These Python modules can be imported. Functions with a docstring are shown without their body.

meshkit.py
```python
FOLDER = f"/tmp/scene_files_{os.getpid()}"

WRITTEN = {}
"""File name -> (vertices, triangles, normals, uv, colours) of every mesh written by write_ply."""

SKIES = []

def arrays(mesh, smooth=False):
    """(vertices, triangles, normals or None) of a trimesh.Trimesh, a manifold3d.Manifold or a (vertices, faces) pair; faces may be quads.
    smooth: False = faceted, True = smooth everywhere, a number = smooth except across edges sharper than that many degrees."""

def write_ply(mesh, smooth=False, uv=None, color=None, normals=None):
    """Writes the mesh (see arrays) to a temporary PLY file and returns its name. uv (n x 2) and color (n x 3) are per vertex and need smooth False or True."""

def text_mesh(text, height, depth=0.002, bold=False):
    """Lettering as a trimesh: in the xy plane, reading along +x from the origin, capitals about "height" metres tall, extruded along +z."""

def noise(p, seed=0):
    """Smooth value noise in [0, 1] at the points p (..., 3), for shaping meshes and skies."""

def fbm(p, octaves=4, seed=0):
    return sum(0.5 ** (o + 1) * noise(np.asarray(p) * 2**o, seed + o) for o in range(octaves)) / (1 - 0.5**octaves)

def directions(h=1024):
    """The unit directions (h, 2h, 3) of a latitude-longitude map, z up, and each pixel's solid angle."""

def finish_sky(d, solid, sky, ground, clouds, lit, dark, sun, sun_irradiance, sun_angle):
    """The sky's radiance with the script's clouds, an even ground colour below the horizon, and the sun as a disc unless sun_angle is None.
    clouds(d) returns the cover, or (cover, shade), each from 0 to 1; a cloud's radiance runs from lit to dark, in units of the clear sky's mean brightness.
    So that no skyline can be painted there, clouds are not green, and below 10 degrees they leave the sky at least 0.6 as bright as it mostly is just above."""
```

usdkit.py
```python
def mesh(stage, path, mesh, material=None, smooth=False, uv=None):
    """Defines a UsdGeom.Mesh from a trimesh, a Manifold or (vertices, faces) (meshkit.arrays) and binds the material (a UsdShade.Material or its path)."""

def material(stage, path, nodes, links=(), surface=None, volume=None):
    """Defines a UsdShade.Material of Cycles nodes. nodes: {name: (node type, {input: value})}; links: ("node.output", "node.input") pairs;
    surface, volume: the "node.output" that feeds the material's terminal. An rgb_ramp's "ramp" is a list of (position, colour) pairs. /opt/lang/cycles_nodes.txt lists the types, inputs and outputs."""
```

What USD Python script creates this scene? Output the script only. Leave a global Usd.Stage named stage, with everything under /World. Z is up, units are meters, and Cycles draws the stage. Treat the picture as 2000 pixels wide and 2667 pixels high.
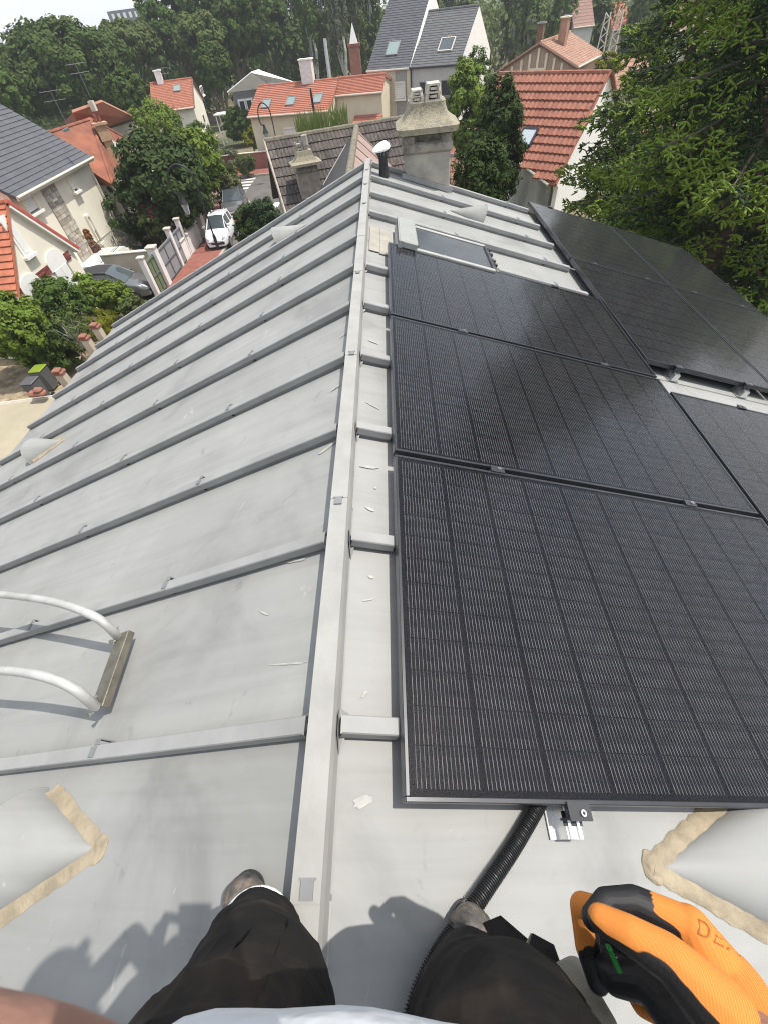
import math, random
import numpy as np
import trimesh, manifold3d as m3
import usdkit, meshkit
from pxr import Usd, UsdGeom, UsdLux, UsdShade, Gf, Sdf, Vt

# ---------------------------------------------------------------- stage, camera, sky, sun
stage = Usd.Stage.CreateInMemory()
UsdGeom.SetStageUpAxis(stage, UsdGeom.Tokens.z)
UsdGeom.SetStageMetersPerUnit(stage, 1.0)
UsdGeom.Xform.Define(stage, '/World')
UsdGeom.Scope.Define(stage, '/World/Looks')
FPX, YAW, PITCH, ROLL = 1081.85, -0.0955, 0.88244, -0.1295      # lens (pixels of a 2000 wide picture) and attitude
EYE = np.array([0.2439, 0.0, 1.099])                             # phone lens, 1.1 m over the roof ridge (ridge = y axis, z = 0)
EXPOSURE = 0.58
SUN_EL, SUN_AZ = math.radians(66.0), math.radians(80.0)
SUN_I, SKY_S = 0.86, 0.13
AR, AL, GZ = 0.317, 0.3741, -8.0                                 # roof pitches right / left, ground level

def cam_axes():
    f = np.array([math.sin(YAW)*math.cos(PITCH), math.cos(YAW)*math.cos(PITCH), -math.sin(PITCH)])
    r = np.array([math.cos(YAW), -math.sin(YAW), 0]); u = np.cross(r, f)
    c, s = math.cos(ROLL), math.sin(ROLL)
    return c*r+s*u, -s*r+c*u, f
CR, CU, CF = cam_axes()
cam = UsdGeom.Camera.Define(stage, '/World/camera')
cam.CreateFocalLengthAttr(1.5); cam.CreateHorizontalApertureAttr(1.5*2000/FPX); cam.CreateVerticalApertureAttr(1.5*2667/FPX)
cam.CreateFStopAttr(2.4); cam.CreateFocusDistanceAttr(1.6)
cam.CreateClippingRangeAttr(Gf.Vec2f(0.01, 5000))
cam.CreateExposureAttr(EXPOSURE)
mt = np.eye(4); mt[0, :3], mt[1, :3], mt[2, :3], mt[3, :3] = CR, CU, -CF, EYE
cam.AddTransformOp().Set(Gf.Matrix4d(mt.tolist()))

def mat(name, nodes, links, surface='p.BSDF', volume=None):
    return usdkit.material(stage, '/World/Looks/'+name, nodes, links, surface=surface, volume=volume)

dome = UsdLux.DomeLight.Define(stage, '/World/sky')
dome.GetPrim().SetCustomDataByKey('kind', 'structure')
sky = mat('sky_look', {'s': ('sky_texture', {'sky_type': 'single_scattering', 'sun_disc': False, 'sun_elevation': SUN_EL, 'sun_rotation': SUN_AZ, 'altitude': 80., 'air_density': 1.0, 'aerosol_density': 2.5, 'ozone_density': 1.0}),
    'g': ('texture_coordinate', {}), 'n': ('noise_texture', {'scale': 2.2, 'detail': 5., 'roughness': .55, 'distortion': .3}),
    'r': ('map_range', {'from_min': .42, 'from_max': .66, 'to_min': .25, 'to_max': .85, 'clamp': True}),
    'm': ('mix_color', {'b': (6.2, 6.5, 6.8)}), 'x': ('separate_xyz', {}), 'hz': ('map_range', {'range_type': 'smoothstep', 'from_min': .0, 'from_max': .26, 'to_min': .95, 'to_max': 0., 'clamp': True}), 'm2': ('mix_color', {'b': (6.6, 6.8, 6.8)}), 'b': ('background_shader', {'strength': SKY_S})},
    [('g.generated', 'n.vector'), ('n.fac', 'r.value'), ('r.result', 'm.fac'), ('s.color', 'm.a'), ('m.result', 'm2.a'), ('g.generated', 'x.vector'), ('x.z', 'hz.value'), ('hz.result', 'm2.fac'), ('m2.result', 'b.color')], surface='b.background')
UsdShade.MaterialBindingAPI.Apply(dome.GetPrim()).Bind(sky)
sun = UsdLux.DistantLight.Define(stage, '/World/sun')
sun.CreateIntensityAttr(SUN_I); sun.CreateNormalizeAttr(True); sun.CreateAngleAttr(0.5); sun.CreateColorAttr(Gf.Vec3f(1, .955, .88))
SD = np.array([math.sin(SUN_AZ)*math.cos(SUN_EL), math.cos(SUN_AZ)*math.cos(SUN_EL), math.sin(SUN_EL)])
x_ = np.cross([0, 0, 1], SD); x_ /= np.linalg.norm(x_); y_ = np.cross(SD, x_)
ms = np.eye(4); ms[0, :3], ms[1, :3], ms[2, :3] = x_, y_, SD
sun.AddTransformOp().Set(Gf.Matrix4d(ms.tolist()))

# ---------------------------------------------------------------- surveying helpers (sight lines of the photograph met with real planes)
def ray(u, v): return CF + CR*((u-1000)/FPX) - CU*((v-1333.5)/FPX)
def atz(u, v, z): d = ray(u, v); return EYE + d*(z-EYE[2])/d[2]
def aty(u, v, y): d = ray(u, v); return EYE + d*(y-EYE[1])/d[1]
def dep(u, v, Z): return EYE + ray(u, v)*Z
def hitp(u, v, P, n): d = ray(u, v); n = np.asarray(n, float); return EYE + d*(n@(np.asarray(P)-EYE))/(n@d)
def vec(*a): return np.array(a, float)

# ---------------------------------------------------------------- things and parts
used = {}
def numbered(path):
    k = used.get(path, 0); used[path] = k+1
    return path if k == 0 else f'{path}_{k:03d}'
def tag(prim, label=None, cat=None, group=None, kind=None):
    for k, v in (('label', label), ('category', cat), ('group', group), ('kind', kind)):
        if v: prim.SetCustomDataByKey(k, v)
class T:                                                          # a thing: an Xform at its base
    def __init__(s, name, label, cat, loc=(0, 0, 0), group=None, rotz=None, kind=None):
        s.loc = np.asarray(loc, float); s.path = numbered('/World/'+name)
        x = UsdGeom.Xform.Define(stage, s.path); x.AddTranslateOp().Set(Gf.Vec3d(*map(float, s.loc)))
        if rotz is not None: x.AddRotateZOp().Set(math.degrees(rotz))
        s.prim = x.GetPrim(); tag(s.prim, label, cat, group, kind)
class Mesh:
    def __init__(s): s.v, s.f, s.n = [], [], 0
    def add(s, v, f):
        v = np.asarray(v, float).reshape(-1, 3); f = np.asarray(f, int)
        if f.shape[1] == 4: f = np.vstack([f[:, [0, 1, 2]], f[:, [0, 2, 3]]])
        s.v.append(v); s.f.append(f+s.n); s.n += len(v); return s
    def get(s): return np.vstack(s.v), np.vstack(s.f)
    def quad(s, a, b, c, d): return s.add([a, b, c, d], [[0, 1, 2, 3]])
    def poly(s, pts): return s.add(pts, [[0, i, i+1] for i in range(1, len(pts)-1)])
    def prism(s, pts, off):                                       # planar polygon extruded by the vector off
        p = np.asarray(pts, float); n = len(p); q = p+np.asarray(off)
        s.poly(p[::-1]); s.poly(q)
        return s.add(np.vstack([p, q]), [[i, (i+1) % n, n+(i+1) % n, n+i] for i in range(n)])
    def box(s, c, size, ax=None):                                 # centre, sizes, axes (rows)
        ax = np.eye(3) if ax is None else np.asarray(ax, float)
        k = np.array([[x, y, z] for x in (-.5, .5) for y in (-.5, .5) for z in (-.5, .5)])*np.asarray(size, float)
        return s.add(np.asarray(c)+k@ax, [[0, 1, 3, 2], [4, 6, 7, 5], [0, 4, 5, 1], [2, 3, 7, 6], [0, 2, 6, 4], [1, 5, 7, 3]])
    def bevel(s, c, size, b=.004, ax=None):
        ax = np.eye(3) if ax is None else np.asarray(ax, float); h = np.asarray(size, float)/2
        pts = []
        for sx in (-1, 1):
            for sy in (-1, 1):
                for sz in (-1, 1):
                    for k in range(3):
                        q = np.array([sx, sy, sz])*(h-b); q[k] += np.array([sx, sy, sz])[k]*b; pts.append(q)
        h_ = trimesh.convex.convex_hull(np.array(pts))
        return s.add(np.asarray(c)+np.asarray(h_.vertices)@ax, h_.faces)
    def tube(s, pts, r, k=8, caps=True):
        p = np.asarray(pts, float); n = len(p); r = np.full(n, r, float) if np.ndim(r) == 0 else np.asarray(r, float)
        d = np.gradient(p, axis=0); d /= np.linalg.norm(d, axis=1)[:, None]+1e-12
        a = np.cross(d[0], [0, 0, 1.]); a = a if np.linalg.norm(a) > .05 else np.cross(d[0], [1., 0, 0]); rings = []
        for i in range(n):
            a = a-d[i]*(a@d[i]); a /= np.linalg.norm(a); b = np.cross(d[i], a)
            t = np.arange(k)/k*2*math.pi
            rings.append(p[i]+r[i]*(np.cos(t)[:, None]*a+np.sin(t)[:, None]*b))
        f = [[i*k+j, i*k+(j+1) % k, (i+1)*k+(j+1) % k, (i+1)*k+j] for i in range(n-1) for j in range(k)]
        s.add(np.vstack(rings), f)
        if caps:
            s.poly(rings[0][::-1]); s.poly(rings[-1])
        return s
    def cyl(s, a, b, r, k=12): return s.tube([a, b], r, k)
    def tm(s, m): return s.add(m.vertices, m.faces)
def put(parent, name, mesh, m, smooth=False, label=None, kind=None, uv=None):
    """one Mesh prim, given in world coordinates, under a thing or a part path"""
    top = parent if isinstance(parent, T) else parent[0]; path = parent.path if isinstance(parent, T) else parent[1]
    v, f = mesh.get() if isinstance(mesh, Mesh) else meshkit.arrays(mesh)[:2]
    path = numbered(path+'/'+name)
    p = usdkit.mesh(stage, path, (np.asarray(v)-top.loc, f), m, smooth=smooth)
    tag(p.GetPrim(), label, kind=kind)
    return (top, path)
def solo(name, mesh, m, label=None, cat=None, group=None, kind=None, smooth=False):
    path = numbered('/World/'+name)
    v, f = mesh.get() if isinstance(mesh, Mesh) else meshkit.arrays(mesh)[:2]
    p = usdkit.mesh(stage, path, (v, f), m, smooth=smooth); tag(p.GetPrim(), label, cat, group, kind); return p
def copy(t, name, loc, label, cat, group=None, axes=None, rotz=None):
    path = numbered('/World/'+name); x = UsdGeom.Xform.Define(stage, path)
    src = t.path; x.GetPrim().GetReferences().AddInternalReference(src); x.GetPrim().SetInstanceable(True)
    x.ClearXformOpOrder()
    if axes is not None:
        mm = np.eye(4); mm[:3, :3] = axes; mm[3, :3] = loc; x.AddTransformOp(opSuffix='place').Set(Gf.Matrix4d(mm.tolist()))
    else:
        x.AddTranslateOp(opSuffix='place').Set(Gf.Vec3d(*map(float, loc)))
        if rotz is not None: x.AddRotateZOp(opSuffix='turn').Set(math.degrees(rotz))
    tag(x.GetPrim(), label, cat, group); return x.GetPrim()

# ---------------------------------------------------------------- materials
def plain(name, c, rough=.6, amp=.12, scale=6., bump=0., bscale=40., metal=0., spec=.5, c2=None, coat=0., detail=4., bdist=.01, stretch=None, lo=.35, hi=.65):
    c = np.array(c, float); a = c*(1-amp) if c2 is None else np.array(c2, float); b = c*(1+amp)
    nodes = {'t': ('texture_coordinate', {}), 'n': ('noise_texture', {'scale': scale, 'detail': detail, 'roughness': .6}),
             'r': ('rgb_ramp', {'ramp': [(lo, a), (hi, np.minimum(b, 1))]}),
             'p': ('principled_bsdf', {'roughness': rough, 'metallic': metal, 'specular_ior_level': spec, 'coat_weight': coat})}
    links = [('n.fac', 'r.fac'), ('r.color', 'p.base_color')]
    if stretch:
        nodes['mp'] = ('mapping', {'scale': stretch}); links += [('t.object', 'mp.vector'), ('mp.vector', 'n.vector')]
    else: links.append(('t.object', 'n.vector'))
    if bump:
        nodes['n2'] = ('noise_texture', {'scale': bscale, 'detail': 3.}); nodes['b'] = ('bump', {'strength': bump, 'distance': bdist})
        links += [('t.object', 'n2.vector'), ('n2.fac', 'b.height'), ('b.normal', 'p.normal')]
    return mat(name, nodes, links)
def island(name, c1, c2, rough=.75, trans=0., spec=.3, noise=0.):
    nodes = {'g': ('geometry', {}), 'r': ('rgb_ramp', {'ramp': [(0., c1), (.55, tuple((np.array(c1)+np.array(c2))/2)), (1., c2)]}),
             'p': ('principled_bsdf', {'roughness': rough, 'specular_ior_level': spec})}
    links = [('g.random_per_island', 'r.fac'), ('r.color', 'p.base_color')]
    if trans:
        nodes['tr'] = ('translucent_bsdf', {}); nodes['mx'] = ('mix_closure', {'fac': trans})
        links += [('r.color', 'tr.color'), ('p.BSDF', 'mx.closure1'), ('tr.BSDF', 'mx.closure2')]
        return mat(name, nodes, links, surface='mx.closure')
    return mat(name, nodes, links)
def glassy(name, tint, rough=.02):
    return mat(name, {'t': ('transparent_bsdf', {'color': tint}), 'g': ('glossy_bsdf', {'color': (1, 1, 1), 'roughness': rough, 'distribution': 'ggx'}),
        'f': ('fresnel', {'IOR': 1.45}), 'm': ('mix_closure', {})}, [('f.fac', 'm.fac'), ('t.BSDF', 'm.closure1'), ('g.BSDF', 'm.closure2')], surface='m.closure')

def zinc(name, base, seed):
    # weathered roof zinc: broad cloudy tone, fine mottling, pale dried smears and dark scuffs, slight oil-canning
    return mat(name, {'t': ('texture_coordinate', {}),
        'mp': ('mapping', {'location': (seed, seed*2.3, 0.)}), 'n1': ('noise_texture', {'scale': 1.6, 'detail': 6., 'roughness': .62, 'distortion': .6}),
        'r1': ('rgb_ramp', {'ramp': [(.30, tuple(np.array(base)*.74)), (.46, tuple(np.array(base)*.95)), (.56, base), (.74, tuple(np.array(base)*1.12))]}),
        'mp2': ('mapping', {'scale': (9., 3.4, 6.)}), 'n2': ('noise_texture', {'scale': 1.3, 'detail': 5., 'roughness': .7, 'distortion': 1.2}),
        'r2': ('map_range', {'from_min': .66, 'from_max': .72, 'to_min': 0., 'to_max': .45, 'clamp': True}),
        'm2': ('mix_color', {'b': (.50, .49, .46)}),
        'n3': ('noise_texture', {'scale': 7., 'detail': 5., 'roughness': .75, 'distortion': .9}),
        'r3': ('map_range', {'from_min': .62, 'from_max': .76, 'to_min': 0., 'to_max': .62, 'clamp': True}),
        'm3': ('mix_color', {'b': (.15, .15, .145)}), 'mp5': ('mapping', {'scale': (.9, 15., .9)}), 'n5': ('noise_texture', {'scale': 1.2, 'detail': 5., 'roughness': .6}), 'r5': ('rgb_ramp', {'ramp': [(.3, (.80, .80, .79)), (.5, (1., 1., 1.)), (.72, (1.10, 1.10, 1.09))]}), 'm5': ('mix_color', {'blend_type': 'multiply', 'fac': .45}),
        'n4': ('noise_texture', {'scale': 2.2, 'detail': 1.}), 'b': ('bump', {'strength': .5, 'distance': .03}),
        'rr': ('map_range', {'from_min': .3, 'from_max': .7, 'to_min': .50, 'to_max': .62, 'clamp': True}),
        'p': ('principled_bsdf', {'metallic': 0., 'specular_ior_level': .18})},
        [('t.object', 'mp.vector'), ('mp.vector', 'n1.vector'), ('n1.fac', 'r1.fac'), ('r1.color', 'm2.a'), ('mp.vector', 'mp2.vector'), ('mp2.vector', 'n2.vector'), ('n2.fac', 'r2.value'), ('r2.result', 'm2.fac'),
         ('mp.vector', 'n3.vector'), ('n3.fac', 'r3.value'), ('r3.result', 'm3.fac'), ('m2.result', 'm3.a'), ('m3.result', 'm5.a'), ('mp.vector', 'mp5.vector'), ('mp5.vector', 'n5.vector'), ('n5.fac', 'r5.fac'), ('r5.color', 'm5.b'), ('m5.result', 'p.base_color'),
         ('mp.vector', 'n4.vector'), ('n4.fac', 'b.height'), ('b.normal', 'p.normal'), ('n1.fac', 'rr.value'), ('rr.result', 'p.roughness')])
ZN = [zinc(f'zinc_{k}', (.30+.012*math.sin(k*2.1),)*2+(.288+.012*math.sin(k*2.1),), 3.7*k) for k in range(4)]
ZCAP = plain('zinc_cap', (.285, .285, .278), .55, .10, 5., .15, 30., spec=.3)
ZDK = plain('zinc_dark', (.21, .215, .22), .55, .12, 6., metal=.15)
ALU = plain('raw_aluminium', (.72, .72, .70), .30, .08, 8., .1, 60., metal=.9)
STEEL = plain('bright_steel', (.62, .61, .58), .28, .1, 10., metal=1.)
BLK = plain('black_anodised', (.028, .029, .032), .38, .2, 8.)
FRM = plain('panel_frame', (.055, .056, .060), .33, .15, 6., metal=.5)
PLAST = plain('black_plastic', (.022, .023, .024), .42, .15, 20.)
MORTAR = plain('mortar', (.315, .26, .18), .9, .2, 14., .5, 70., c2=(.25, .21, .145), bdist=.006)
PUTTY = plain('putty_white', (.385, .38, .36), .85, .15, 20., .2, 60.)
PATCH = plain('beige_patch', (.31, .29, .25), .8, .12, 9., .2, 50.)
# ---------------------------------------------------------------- the roof we stand on
S, Y10 = .58, .2452
SHEET, BTOP = -.055, -.004
def RP(d, y, o=0.): return vec(d*math.cos(AR)+o*math.sin(AR), y, -d*math.sin(AR)+o*math.cos(AR))
def LP(d, y, o=0.): return vec(-d*math.cos(AL)-o*math.sin(AL), y, -d*math.sin(AL)+o*math.cos(AL))
AXR = np.array([[math.cos(AR), 0, -math.sin(AR)], [0, 1, 0], [math.sin(AR), 0, math.cos(AR)]])   # slope-down, ridge, normal
AXL = np.array([[-math.cos(AL), 0, -math.sin(AL)], [0, -1, 0], [-math.sin(AL), 0, math.cos(AL)]])
def RY(k): return Y10+(10-k)*S
LEN, KN = 4.33, 14
house = T('zinc_roof_house', 'our own house under a grey batten-seam zinc roof carrying the black solar panels', 'house', (0, 1.5, GZ))
WALLC = plain('render_cream', (.60, .56, .47), .9, .06, 3., .2, 60.)
w = Mesh()
w.prism([vec(-3.75, 5.9, GZ), vec(3.8, 5.9, GZ), vec(3.8, 5.9, -1.42), vec(.1, 5.9, -.16), vec(-.1, 5.9, -.16), vec(-3.75, 5.9, -1.62)], (0, -8.2, 0))
put(house, 'wall', w, WALLC)
rng = np.random.default_rng(5)
def sheet(P, d0, d1, ya, yb, seed):
    nd, ny = 14, 5; dd, yy = np.linspace(d0, d1, nd), np.linspace(ya, yb, ny)
    g = np.array([P(d, y, SHEET+.004*(meshkit.noise(np.array([d*1.7+seed*9, y*2.2, seed*3.]))-.5)*(0 < j < ny-1)) for d in dd for j, y in enumerate(yy)])
    f = [[i*ny+j, i*ny+j+1, (i+1)*ny+j+1, (i+1)*ny+j] for i in range(nd-1) for j in range(ny-1)]
    f = np.array(f)
    return Mesh().add(g, f if P is RP else f[:, ::-1]).add(np.array([P(d, y, SHEET-.02) for d in (d1,) for y in (ya, yb)]+[P(d1, yb, SHEET), P(d1, ya, SHEET)]), [[0, 1, 2, 3]])
for k in range(0, KN):
    ya, yb = RY(k+1)+.004, RY(k)-.004
    for P, nm in ((LP, 0), (RP, 1)):
        put(house, 'zinc_sheet', sheet(P, .02, LEN, ya, yb, k+20*nm), ZN[(k*3+nm) % 4], smooth=40)
deck = Mesh()
for P in (LP, RP):
    deck.prism([P(.0, 6.08, SHEET-.012), P(LEN-.02, 6.08, SHEET-.012), P(LEN-.02, 6.08, SHEET-.14), P(.0, 6.08, SHEET-.14)], (0, -8.4, 0))
put(house, 'roof_deck', deck, plain('old_wood', (.22, .17, .12), .85, .25, 9.))
# batten caps: folded zinc covers with a splice clip at every joint
def batten(P, ax, d0, d1, y, joints, endcap=True):
    m = Mesh(); hw, hh = .024, BTOP-SHEET
    prof = [(-.0135, SHEET), (-.0135, SHEET+.021), (-hw-.001, SHEET+.019), (-hw+.002, BTOP-.004), (-hw+.005, BTOP), (hw-.005, BTOP), (hw-.002, BTOP-.004), (hw+.001, SHEET+.019), (.0135, SHEET+.021), (.0135, SHEET)]
    cuts = [d0]+[j for j in joints if d0+.05 < j < d1-.05]+[d1]
    for a, b in zip(cuts[:-1], cuts[1:]):
        lift = .0018
        n = len(prof)
        va = [P(a, y+q[0], q[1]+(0 if q[1] == SHEET else lift)) for q in prof]; vb = [P(b+.01, y+q[0], q[1]) for q in prof]
        m.add(va+vb, [[i, i+1, n+i+1, n+i] for i in range(n-1)])
        m.poly(va[::-1]); m.poly(vb)
    top = put(house, 'batten_cap', m, ZCAP)
    for j in cuts[1:-1]:
        c = Mesh()
        c.box(P(j+.012, y, BTOP+.0045), (.022, .030, .003), ax)
        c.box(P(j+.004, y+.036, SHEET+.024), (.020, .004, .046), ax); c.box(P(j+.004, y+.028, BTOP+.003), (.02, .018, .003), ax)
        put(top, 'clip', c, ZDK)
    return top
JL = [.81, 1.70, 2.62, 3.5]
for k in range(KN+1):
    y = RY(k)+(.0 if k else .01)
    off = .03*math.sin(k*2.7)
    batten(LP, AXL, .055, LEN-.05-.012*(k % 3), y, [j+off for j in JL])
    ends = [(.055, 1.985)] if k < 4 else [(1.15, 1.975)] if k == 4 else [(.055, .19)] if k < 11 else [(.055, LEN-.06)]
    if k == 1: ends = [(.055, 1.98)]
    for a, b in ends: batten(RP, AXR, a, b, y, [j+off for j in JL])
    for P, s in ((LP, -1), (RP, 1)):                               # soldered upturn where each batten meets the ridge
        if P is RP and k == 4: continue
        g = Mesh()
        r = np.random.default_rng(100+k*2+s)
        base = [P(.048+.012*r.random(), y-.055-.02*r.random(), SHEET+.006), P(.066, y-.034, SHEET+.012), P(.072, y+.028, SHEET+.03), P(.05, y+.045, SHEET+.016), P(.042, y+.02, BTOP+.002), P(.042, y-.02, BTOP+.002)]
        g.poly(base if s > 0 else base[::-1])
        g.poly([P(.05, y-.024, BTOP+.0015), P(.078, y-.002, BTOP+.0015), P(.05, y+.022, BTOP+.0015)][::s])
        put(house, 'solder_flap', g, ZCAP)
# ridge cap
rc = Mesh(); ya, yb = -2.3, 6.085
prof = [(-.036, -.075), (-.0345, -.018), (-.030, .006), (.030, .006), (.0345, -.018), (.036, -.075)]
seg = [ya, -1.2, -.08, .97, 1.92, 2.95, 3.6, 4.42, 5.05, 5.6, yb]
for i, (a, b) in enumerate(zip(seg[:-1], seg[1:])):
    dx = .0015*math.sin(i*3.1)
    va = [vec(x+dx, a, z+.002) for x, z in prof]; vb = [vec(x-dx, b+.012, z) for x, z in prof]; n = len(prof)
    rc.add(va+vb, [[j, n+j, n+j+1, j+1] for j in range(n-1)]); rc.poly(va); rc.poly(vb[::-1])
rcp = put(house, 'ridge_cap', rc, plain('ridge_zinc', (.32, .315, .295), .55, .08, 7., .1, 40., spec=.3))
for i, y in enumerate((-.06, .955, 1.93, 2.92, 4.40, 5.02, 5.57)):
    put(rcp, 'clip', Mesh().box((0.002*(-1)**i, y, .0105), (.026, .03, .004)).box((0.002*(-1)**i, y+.017, .009), (.034, .004, .005)), ZDK)
# beige flashing patch above the skylight and the shallow ledge along the ridge foot
fl = Mesh()
for a, b, y0, y1 in ((.07, .15, 3.52, 4.06), (.152, .27, 3.50, 4.05)): fl.box(RP((a+b)/2, (y0+y1)/2, SHEET+.009), (b-a, y1-y0, .006), AXR)
put(house, 'mortar_patch', fl, PATCH)
for P, s in ((LP, -1), (RP, 1)):
    for i in range(7):
        a, b = seg[i+1], seg[i+2]
        m = Mesh().quad(P(.03, a, SHEET+.012), P(.058, a, SHEET+.0035), P(.058, b+.01, SHEET+.0035), P(.03, b+.01, SHEET+.012))
        put(house, 'ridge_apron', m, ZN[(i+s) % 4])
# dried putty smears
def smear(P, d, y, L, W, ang, seed):
    r = np.random.default_rng(seed); n = 16; pts = []
    for i in range(n):
        t = i/n*2*math.pi; q = (1+.5*(r.random()-.5))
        a, b = L*math.cos(t)*q, W*math.sin(t)*q
        pts.append(P(d+a*math.cos(ang)-b*math.sin(ang), y+a*math.sin(ang)+b*math.cos(ang), SHEET+.0036))
    c = P(d, y, SHEET+.0052)
    f = [[0, 1+i, 1+(i+1) % n] for i in range(n)]
    if P is LP: f = [q[::-1] for q in f]
    put(house, 'putty_smear', Mesh().add([c]+pts, f), PUTTY)
for i, (d, y, L, W, a) in enumerate([(.115, 1.21, .04, .007, .1), (.12, .99, .022, .006, -.4), (.125, 1.62, .035, .004, -.5), (.13, .70, .010, .006, 0), (.12, .615, .02, .003, .3), (.14, 1.1, .006, .006, 0),
        (.12, .09, .028, .010, .3), (.115, .33, .012, .004, .9), (.12, 2.2, .03, .005, -.3)]): smear(RP, d, y, L, W, a, 300+i)
for i, (d, y, L, W, a) in enumerate([(.12, 1.35, .05, .010, -.5), (.115, 1.79, .03, .006, -.4), (.20, .8, .045, .007, .1), (.17, .43, .07, .003, .1), (.3, .62, .03, .003, .5), (.1, 2.3, .03, .005, -.4)]): smear(LP, d, y, L, W, a, 400+i)

# ---------------------------------------------------------------- conical roof vents
def cone_vent(P, flip, d, y, label, seal, seed, grp='half-cone vents on the zinc roof'):
    t = T('roof_vent', label, 'roof vent', P(d, y, SHEET)); m = Mesh(); n, q = 18, 8; L, R = .345, .158
    g = []
    for i in range(q+1):
        s_ = i/q
        for j in range(n+1):
            a = math.pi*j/n
            g.append(P(d+s_*L+.02*s_*math.sin(a), y+s_*R*math.cos(a), SHEET+.003+s_*R*.86*math.sin(a)))
    f = np.array([[i*(n+1)+j, i*(n+1)+j+1, (i+1)*(n+1)+j+1, (i+1)*(n+1)+j] for i in range(q) for j in range(n)])
    g2 = np.array(g); m.add(g2, f if not flip else f[:, ::-1])
    put(t, 'cone', m, ZN[seed % 4], smooth=True)
    rim = [P(d+L+.02*math.sin(math.pi*j/n), y+R*math.cos(math.pi*j/n), SHEET+.003+R*.86*math.sin(math.pi*j/n)) for j in range(n+1)]
    put(t, 'rim', Mesh().tube(rim, .003, 6), ZCAP, smooth=True)
    if seal:
        r = np.random.default_rng(seed)
        for sgn in (-1, 1):
            k = 22; rows = []
            for i in range(k):
                s_ = -.03+i/(k-1)*.95; wv = .0225*(.85+.3*r.random())*(1 if i > 1 else .9); hh = seal*(.85+.3*r.random())
                cy = y+sgn*(max(s_, 0)*R*1.0+.004); cd = d+s_*L-.012
                nx = .41*1.0
                rows.append([P(cd-nx*wv*.9, cy+sgn*wv*.95, SHEET+.001), P(cd-nx*wv*.5, cy+sgn*wv*.55, SHEET+hh*.75), P(cd, cy+sgn*.002, SHEET+hh), P(cd+.010, cy-sgn*.012, SHEET+hh*.9+max(s_, 0)*.02)])
            v = np.array(rows).reshape(-1, 3); f = [[i*4+j, i*4+j+1, (i+1)*4+j+1, (i+1)*4+j] for i in range(k-1) for j in range(3)]
            f = np.array(f); put(t, 'mortar_seal' if sgn < 0 else 'mortar_seal', Mesh().add(v, f if (sgn > 0) != flip else f[:, ::-1]), MORTAR, smooth=70)
        gq = trimesh.creation.icosphere(3, 1.0); vq = np.array(gq.vertices); axq = AXR if P is RP else AXL
        bl = P(d-.012, y, SHEET)+(vq*np.array([.030, .034, seal*1.05])*(1+.25*(meshkit.noise(vq*2.2+seed)[:, None]-.5)))@axq
        put(t, 'mortar_seal', Mesh().add(bl, gq.faces if axq is AXR else gq.faces), MORTAR, smooth=True)
    return t
cone_vent(RP, False, .875, -.035, 'grey half-cone roof vent with sandy mortar, beside the orange glove', .013, 1)
cone_vent(LP, True, .75, .008, 'grey half-cone vent with a mortar chevron, left of the dusty boot', .008, 2)
cone_vent(RP, False, .90, 5.22, 'pale half-cone vent between chimney and far solar panels', 0, 3)
cone_vent(LP, True, 3.14, 2.95, 'pale half-cone vent low on the left slope near the eave', .008, 4)
cone_vent(LP, True, .74, 5.19, 'pale half-cone vent on the left slope near the far gable', 0, 5)

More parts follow.
